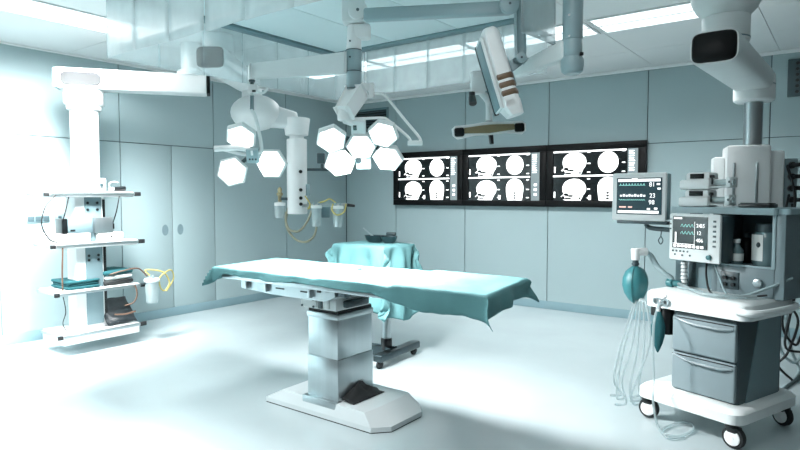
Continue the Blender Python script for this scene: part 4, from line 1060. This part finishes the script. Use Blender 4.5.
# things on the shelves
def device(name, lo, hi, m, label, cat, extra=None, bev=.012):
    lo = V(lo); hi = V(hi); c = V(((lo.x + hi.x) / 2, (lo.y + hi.y) / 2, lo.z)); tt = thing(name, label, cat, c)
    b = MB(); b.box(lo - c, hi - c, bev); b.build('case', m, tt)
    if extra: extra(tt, c, lo - c, hi - c)
    return tt
def knobs(tt, c, lo, hi):
    b = MB(); b.box((hi.x - .002, lo.y + .05, lo.z + .03), (hi.x + .003, lo.y + .16, hi.z - .03), .002); b.build('front_panel', M['plastic'], tt)
    b = MB(); b.cyl((hi.x, hi.y - .05, (lo.z + hi.z) / 2), (hi.x + .014, hi.y - .05, (lo.z + hi.z) / 2), .016, seg=14); b.build('knob', M['slate'], tt)
device('device_case', (-5.72, 2.36, 1.431), (-5.39, 2.76, 1.55), M['white'], 'wide white device case on the top shelf of the left pendant', 'device', knobs)
device('device_case', (-5.70, 2.42, 1.551), (-5.62, 2.72, 1.65), M['white'], 'narrow white device case stacked on the wide one, behind the column', 'device', knobs)
device('device_case', (-5.74, 2.33, .986), (-5.37, 2.6, 1.065), M['white'], 'flat white drawer unit at the left of the second shelf', 'device', None)
device('device_case', (-5.72, 2.66, .986), (-5.37, 2.9, 1.06), M['white'], 'flat white drawer unit with black lock at the right of the second shelf', 'device', lambda tt, c, lo, hi: MB().cyl((hi.x - .002, .0, .04), (hi.x + .006, .0, .04), .009, seg=12).build('lock', M['black'], tt))
def unit(tt, c, lo, hi):
    b = MB(); b.box((lo.x - .002, lo.y - .012, lo.z - .004), (hi.x + .004, lo.y + .04, hi.z + .006), .006); b.build('dark_end', M['black'], tt)
    b = MB(); b.box((lo.x + .01, lo.y + .06, lo.z + .02), (hi.x + .003, lo.y + .1, lo.z + .035)); b.build('vent_slot', M['black'], tt)
device('infusion_unit', (-5.5, 2.37, 1.066), (-5.38, 2.62, 1.19), M['mid'], 'grey infusion unit with dark end on the drawer unit, second shelf', 'device', unit)
device('steel_plate_box', (-5.5, 2.635, 1.061), (-5.37, 2.8, 1.2), M['steel'], 'square brushed steel box at the middle of the second shelf', 'box', lambda tt, c, lo, hi: MB().box((hi.x - .05, hi.y - .002, .03), (hi.x - .01, hi.y + .02, .08), .004).build('connector', M['black'], tt), .004)
t2 = thing('hand_piece', 'black and white hand piece lying on the right of the top shelf', 'hand piece', (-5.42, 2.86, 1.431))
b = MB(); b.cyl((0, -.02, .022), (0, .09, .03), .022, seg=14, bev=.004); b.build('grip', M['black'], t2)
b = MB(); b.cyl((0, -.06, .02), (0, -.02, .022), .018, seg=14, bev=.003); b.tube([V((0, -.05, .03)), V((0, -.06, .07)), V((0, -.02, .09)), V((0, .02, .085))], .005, 6); b.build('head', M['plastic'], t2)
# towel and pads on third shelf
def folded(name, lo, hi, layers, m, label, cat, mats=None):
    c = V(((lo[0] + hi[0]) / 2, (lo[1] + hi[1]) / 2, lo[2])); tt = thing(name, label, cat, c) ; h = (hi[2] - lo[2]) / layers
    for k in range(layers):
        b = MB(); i = .006 * (k % 2); t_ = bmesh.new(); bmesh.ops.create_grid(t_, x_segments=2, y_segments=2); t_.free()
        b.box((lo[0] - c.x + i, lo[1] - c.y + i * 2, k * h + .0005), (hi[0] - c.x - i, hi[1] - c.y - i, (k + 1) * h), h * .45, seg=3)
        for v in b.bm.verts: v.co.z += (.012 * noise.noise(V((v.co.x * 8, v.co.y * 6, 2.)))) * (k + 1) / layers + .004
        b.build('layer', (mats[k] if mats else m), tt, smooth=70)
    return tt
folded('folded_towel', (-5.72, 2.4, .571), (-5.385, 2.68, .645), 3, M['cloth2'], 'folded deep teal towel at the left of the third pendant shelf', 'towel')
folded('pad_stack', (-5.74, 2.72, .571), (-5.39, 3.0, .705), 3, M['cloth2'], 'stack of teal pads on a black base, right of the folded towel', 'pads', [M['rubber'], M['plastic'], M['cloth2']])
# suction canister on the shelf end
def canister(loc, rz, label, h=.21, r=.058, group=None):
    tt = thing('suction_canister', label, 'suction canister', loc, rz, group)
    b = MB(); b.lathe([(0, 0), (r * .78, 0), (r * .85, .01), (r, h), (r * .96, h), (r * .8, .02), (0, .012)], seg=24); b.build('vessel', M['clear'], tt)
    b = MB(); b.lathe([(0, h), (r * 1.12, h), (r * 1.14, h + .02), (r, h + .03), (0, h + .034)], seg=24); b.build('lid', M['plastic'], tt)
    for dx in (-.025, .025):
        b = MB(); b.cyl((dx, 0, h + .03), (dx, 0, h + .06), .012, seg=12); b.build('port', M['grey'], tt)
    return tt
cz = Px(153, 300, -5.3)
canister((-5.28, 3.115, .38), 0, 'clear suction canister hung on the third shelf end of left pendant', .2, .062)
b = MB(); b.beam((-5.35, 3.05, .556), (-5.28, 3.06, .572), .02, .02, .004); o = b.build('canister_hook', M['dsteel']); recenter(o, (-5.31, 3.05, .56)); tag(o, 'small steel hook between third shelf rail and the suction canister', 'hook')
cx3 = V((-5.28, 3.115, .38))
hoses('suction_tube', [cx3 + V((-.02, 0, .25)), cx3 + V((-.04, -.04, .31)), cx3 + V((0, .06, .3)), cx3 + V((.02, .13, .26)), cx3 + V((.02, .17, .17)), cx3 + V((.02, .12, .1)), cx3 + V((.01, .08, .14)), cx3 + V((.03, .07, .24)), cx3 + V((.0, .2, .29)), cx3 + V((-.02, .24, .2)), cx3 + V((0, .15, .09))], .007, M['yellow'], 'yellow suction tube looping beside the canister on the left pendant', 'tube')
hoses('vacuum_tube', [cx3 + V((-.05, -.02, .25)), cx3 + V((-.06, -.1, .33)), cx3 + V((-.08, -.24, .32)), cx3 + V((-.12, -.35, .29))], .007, M['redbrown'], 'brown tube arching over the teal pads to the canister', 'tube')
hoses('vacuum_tube', [V((-5.335, 2.98, .56)), V((-5.325, 2.99, .47)), V((-5.33, 2.96, .4)), V((-5.38, 2.9, .37))], .007, M['redbrown'], 'brown tube hanging from third shelf to the dark bag', 'tube')
# dark bag standing on bottom shelf
b = MB(); pts = []; fs = []; n1 = 14
for s_ in (0, 1):
    for j in range(n1 + 1):
        for i in range(n1 + 1):
            u = i / n1; v = j / n1; bul = (math.sin(PI * u) * math.sin(PI * v)) ** .5
            x = -.02 - .12 * v + (1 if s_ else -1) * (.045 * bul * (1.1 - .6 * v)) + .012 * noise.noise(V((u * 4, v * 4, s_ * 3.)))
            y = -.14 + .28 * u - .05 * v + .02 * noise.noise(V((v * 3, u, 1)))
            z = .23 * v + .012 * noise.noise(V((u * 3, v, 7))) + .008
            pts.append((x + .05, y, max(.002, z)))
for s_ in (0, 1):
    o_ = s_ * (n1 + 1) ** 2
    for j in range(n1):
        for i in range(n1):
            a = o_ + j * (n1 + 1) + i; fs.append([a, a + 1, a + n1 + 2, a + n1 + 1])
b.mesh(pts, fs); bmesh.ops.remove_doubles(b.bm, verts=b.bm.verts[:], dist=.004)
t = thing('dark_bag', 'crumpled black bag standing on the bottom shelf of left pendant', 'bag', (-5.41, 2.88, .2))
b.build('pouch', M['bag'], t, smooth=80)
b = MB(); b.tube([V((.07, -.1, .11)), V((.075, 0, .1)), V((.07, .1, .11))], .008, 6); b.build('strap', M['redbrown'], t)
# cables of the pendant
hoses('pendant_cable', [V((-5.34, 2.3, 1.4)), V((-5.3, 2.2, 1.3)), V((-5.3, 2.17, 1.15)), V((-5.33, 2.24, 1.03)), V((-5.38, 2.32, 1.0))], .006, M['cable'], 'black cable bowing out left between the top two shelves', 'cable')
hoses('pendant_cable', [V((-5.37, 2.42, 1.39)), V((-5.36, 2.39, 1.28)), V((-5.37, 2.37, 1.19))], .006, M['cable'], 'short black cable above the dark end of the infusion unit', 'cable')
hoses('pendant_cable', [V((-5.36, 2.86, 1.39)), V((-5.36, 2.83, 1.25)), V((-5.4, 2.81, 1.13))], .005, M['cable'], 'thin black cable running down to the square steel box', 'cable')
hoses('pendant_cable', [V((-5.35, 2.35, .95)), V((-5.35, 2.34, .75)), V((-5.35, 2.34, .58))], .007, M['redbrown'], 'brown cable down the left ends of the second and third shelves', 'cable')
hoses('pendant_cable', [V((-5.345, 2.34, .53)), V((-5.35, 2.36, .4)), V((-5.34, 2.33, .3)), V((-5.36, 2.38, .21))], .004, M['cable'], 'thin black cable hanging onto the left of the bottom shelf', 'cable')
# ------------------------------------------------------------------ back pendant (beyond the curtain)
DK = 6.3
kc = P(297, 175, DK)
t = thing('equipment_pendant', 'white column pendant with rounded arms hanging in the back corner, beyond the curtain', 'equipment pendant', (kc.x, kc.y, 1.2))
W = dict(parent=t, world=True)
K = lambda z: V((kc.x, kc.y, z))
a0 = P(210, 56, 5.05); a0.z = 2.56; a1 = P(250, 95, 6.3); a1.z = 2.56
b = MB(); housing_arm(b, a0, a1, .26, .2, .24, .18); b.build('upper_arm', M['white'], smooth=50, **W)
b = MB(); end_cap(b, a0, a1, .25, .19); b.build('end_cap', M['gloss'], smooth=50, **W)
da = (a1 - a0).normalized(); mt = a0 + da * .22
b = MB(); b.cyl((mt.x, mt.y, 2.65), (mt.x, mt.y, ZC), .13, bev=.006, seg=28); b.build('ceiling_mount', M['white'], **W)
q = P(252, 92, 6.2)
b = MB(); b.cyl((q.x, q.y, 2.3), (q.x, q.y, 2.5), .11, .1, bev=.008, seg=28); b.build('elbow_joint', M['white'], **W)
b0 = P(243, 113, 6.15); b1 = P(297, 122, DK); b0.z = 2.24; b1.z = 2.17
b = MB(); b.ball(P(256, 113, 6.2), .27, .25, .185); housing_arm(b, P(258, 114, 6.2), P(296, 121, DK), .3, .26, .22, .17); b.build('lower_arm', M['white'], smooth=60, **W)
b = MB(); b.cyl(K(2.02), K(2.2), .12, .14, bev=.01, seg=28); b.cyl(K(1.97), K(2.03), .075); b.build('column_joint', M['white'], **W)
b = MB(); b.cyl(K(1.2), K(1.985), .105, bev=.01, seg=28); b.build('column', M['white'], **W)
for py in (172, 190, 198, 204):
    zq = P(302, py, DK).z; b = MB(); q = K(zq) + rt * .055 + toward * .088; b.cyl(q, q + toward * .02, .018, seg=12); b.build('gas_outlet', M['black'], **W)
b = MB(); q = P(308, 190, DK); b.box((-.03, -.03, -.06), (.03, .03, .06), .008, Matrix.Translation(q) @ Matrix.Rotation(YAW, 4, 'Z')); b.build('socket_block', M['grey'], **W)
r0 = P(300, 206, DK - .06); r1 = P(347, 205, DK - .06)
b = MB(); b.beam(r0, r1, .015, .035, .004); b.build('equipment_rail', M['steel'], **W)
b = MB(); b.cyl(r1, P(355, 206, DK - .06), .018, .014, bev=.003); b.build('rail_end', M['black'], **W)
r0 = P(300, 169.5, DK + .05); r1 = P(341, 170, DK + .05)
b = MB(); b.beam(r0, r1, .02, .03, .004); b.box((-.05, -.03, -.05), (.03, .03, .06), .008, Matrix.Translation(P(322, 159, DK + .05)) @ Matrix.Rotation(YAW, 4, 'Z')); b.cyl(P(322, 164, DK + .05), P(322, 170, DK + .05), .015); b.build('upper_rail', M['slate'], **W)
q = P(325, 211, DK - .06)
b = MB(); b.box((-.04, -.02, -.07), (.05, .02, .05), .008, Matrix.Translation(q + toward * -.03) @ Matrix.Rotation(YAW, 4, 'Z')); b.build('rail_clamp', M['mid'], **W)
DKc = DK - .112
gs = 'suction canisters on the back pendant rail'
for px, py, lb_ in ((316.5, 226.5, 'suction canister on the back pendant rail, beside the white column'), (338, 227, 'suction canister on the back pendant rail, by its black end')):
    canister(P(px, py, DKc), YAW, lb_, .188, .052, gs)
t = thing('flow_meter', 'brass topped flow meter with clear cup left of the back pendant column', 'flow meter', P(280, 218, DK))
b = MB(); b.lathe([(0, 0), (.05, 0), (.055, .01), (.055, .13), (0, .13)]); b.build('cup', M['clear'], t)
b = MB(); b.lathe([(0, .128), (.058, .128), (.058, .16), (.02, .17), (0, .17)]); b.build('lid', M['white'], t)
b = MB(); b.cyl((0, 0, .168), (0, 0, .25), .02); b.cyl((-.03, 0, .25), (.03, 0, .25), .018); b.ball((0, 0, .29), .028, .02, .035); b.build('valve', M['brass'], t)
b = MB(); b.beam((.02, 0, .2), (.1 * rt.x + .02, .1 * rt.y, .2), .03, .03, .006); b.build('mount', M['slate'], t)
hoses('gas_hose', [P(286, 212, DK), P(286, 222, DK - .05), P(290, 230, DK - .1), P(299, 231, DK - .12), P(307, 222, DK - .12), P(312, 210, DK - .1)], .012, M['hose'], 'olive hose in the shorter loop below the back pendant', 'hose', 'olive hoses below the back pendant')
hoses('gas_hose', [P(289, 205, DK - .02), P(286, 224, DK), P(294, 238, DK - .05), P(305, 242, DK - .1), P(314, 236, DK - .12), P(317, 224, DKc)], .012, M['hose'], 'olive hose in the lower, longer loop below the back pendant', 'hose', 'olive hoses below the back pendant')
hoses('canister_tube', [P(333, 204, DKc), P(332, 210, DKc - .07), P(337, 215, DKc - .08), P(344, 212, DKc - .07), P(346, 204, DKc)], .008, M['yellow'], 'yellowish tube looped round the canister by the rail end', 'tube')
hoses('canister_tube', [P(318, 203, DKc), P(325, 201, DKc - .03), P(330, 199, DKc - .02), P(336, 203, DKc)], .008, M['yellow'], 'yellowish tube bridging the two canisters of the back pendant', 'tube')
hoses('canister_tube', [P(305, 196, DKc), P(310, 204, DKc - .02), P(308, 209, DKc), P(314, 204, DKc)], .007, M['yellow'], 'short yellowish tube between the column outlets and first canister', 'tube')

SPL = V((-2.5, .9, ZC - .02)); SPD = (V((-2.65, 2.25, 0)) - SPL).normalized()  # added fixture, stands in for an unseen front light source
t = thing('ceiling_spotlight', 'white adjustable ceiling spotlight aimed at the foot of the operating table', 'spotlight', SPL)
b = MB(); b.cyl(V((0, 0, .02)), V((0, 0, -.01)), .07, bev=.004); b.cyl(V((0, 0, -.01)), V((0, 0, -.05)), .02); b.build('mount', M['white'], t)
b = MB(); b.lathe([(.03, -.06), (.055, -.04), (.06, .1), (.056, .1), (.05, -.03), (0, -.05)], m=frame(SPD * .045, RV, SPD)); b.build('lamp_body', M['white'], t)
b = MB(); b.cyl(SPD * .12, SPD * .125, .054); b.build('lens', M['lens'], t)
# ------------------------------------------------------------------ light
w = bpy.data.worlds.new('world'); S.world = w; w.use_nodes = True
bgn = w.node_tree.nodes['Background']; bgn.inputs['Color'].default_value = (.84, .93, .95, 1); bgn.inputs['Strength'].default_value = .08
def area(name, loc, d, sx, sy, watts, color=(1, 1, 1)):
    L = bpy.data.lights.new(name, 'AREA'); L.shape = 'RECTANGLE'; L.size = sx; L.size_y = sy; L.energy = watts; L.color = color
    o = bpy.data.objects.new(name, L); COL.objects.link(o); o.location = loc; o.rotation_euler = V(d).to_track_quat('-Z', 'Y').to_euler(); return o
for (y0, y1), wt in (((1.68, 2.81), 190), ((.51, 1.64), 280), ((-.64, .47), 140)):
    o = area('troffer_light', (-4.95, (y0 + y1) / 2, ZC - .03), (-1, .3 if y0 > 1 else 0, -1.3), .4, 1.05, wt); o.data.spread = math.radians(100)  # tilted beam added to brighten the lower left wall
    area('troffer_light', (-4.95, (y0 + y1) / 2, ZC - .03), (0, 0, -1), .4, 1.05, 22)
for i, (x0, x1) in enumerate(lights_back):
    o = area('troffer_light', ((x0 + x1) / 2, 5.025, ZC - .03), (0, 1, -1.5), 1.05, .4, 16); o.data.spread = math.radians(84)  # tilted beam added to brighten the lower back wall
    area('troffer_light', ((x0 + x1) / 2, 5.025, ZC - .03), (0, 0, -1), 1.05, .4, 3)
for (y0, y1) in ((1.68, 2.81), (.51, 1.64)):
    area('troffer_light', (-1.13, (y0 + y1) / 2, ZC - .03), (0, 0, -1), .4, 1.05, 9)  # fill from the added right row
spot('spotlight_beam', SPL + SPD * .16, SPD, 300, 42, .8, .1)  # beam of the added front fixture, brightens table foot and floor
S.view_settings.view_transform = 'Standard'; S.view_settings.look = 'None'; S.view_settings.gamma = 1; S.view_settings.use_curve_mapping = False
S.view_settings.exposure = 0.
S.cycles.use_denoising = True
S.cycles.max_bounces = 8; S.cycles.transparent_max_bounces = 16; S.cycles.sample_clamp_indirect = 4
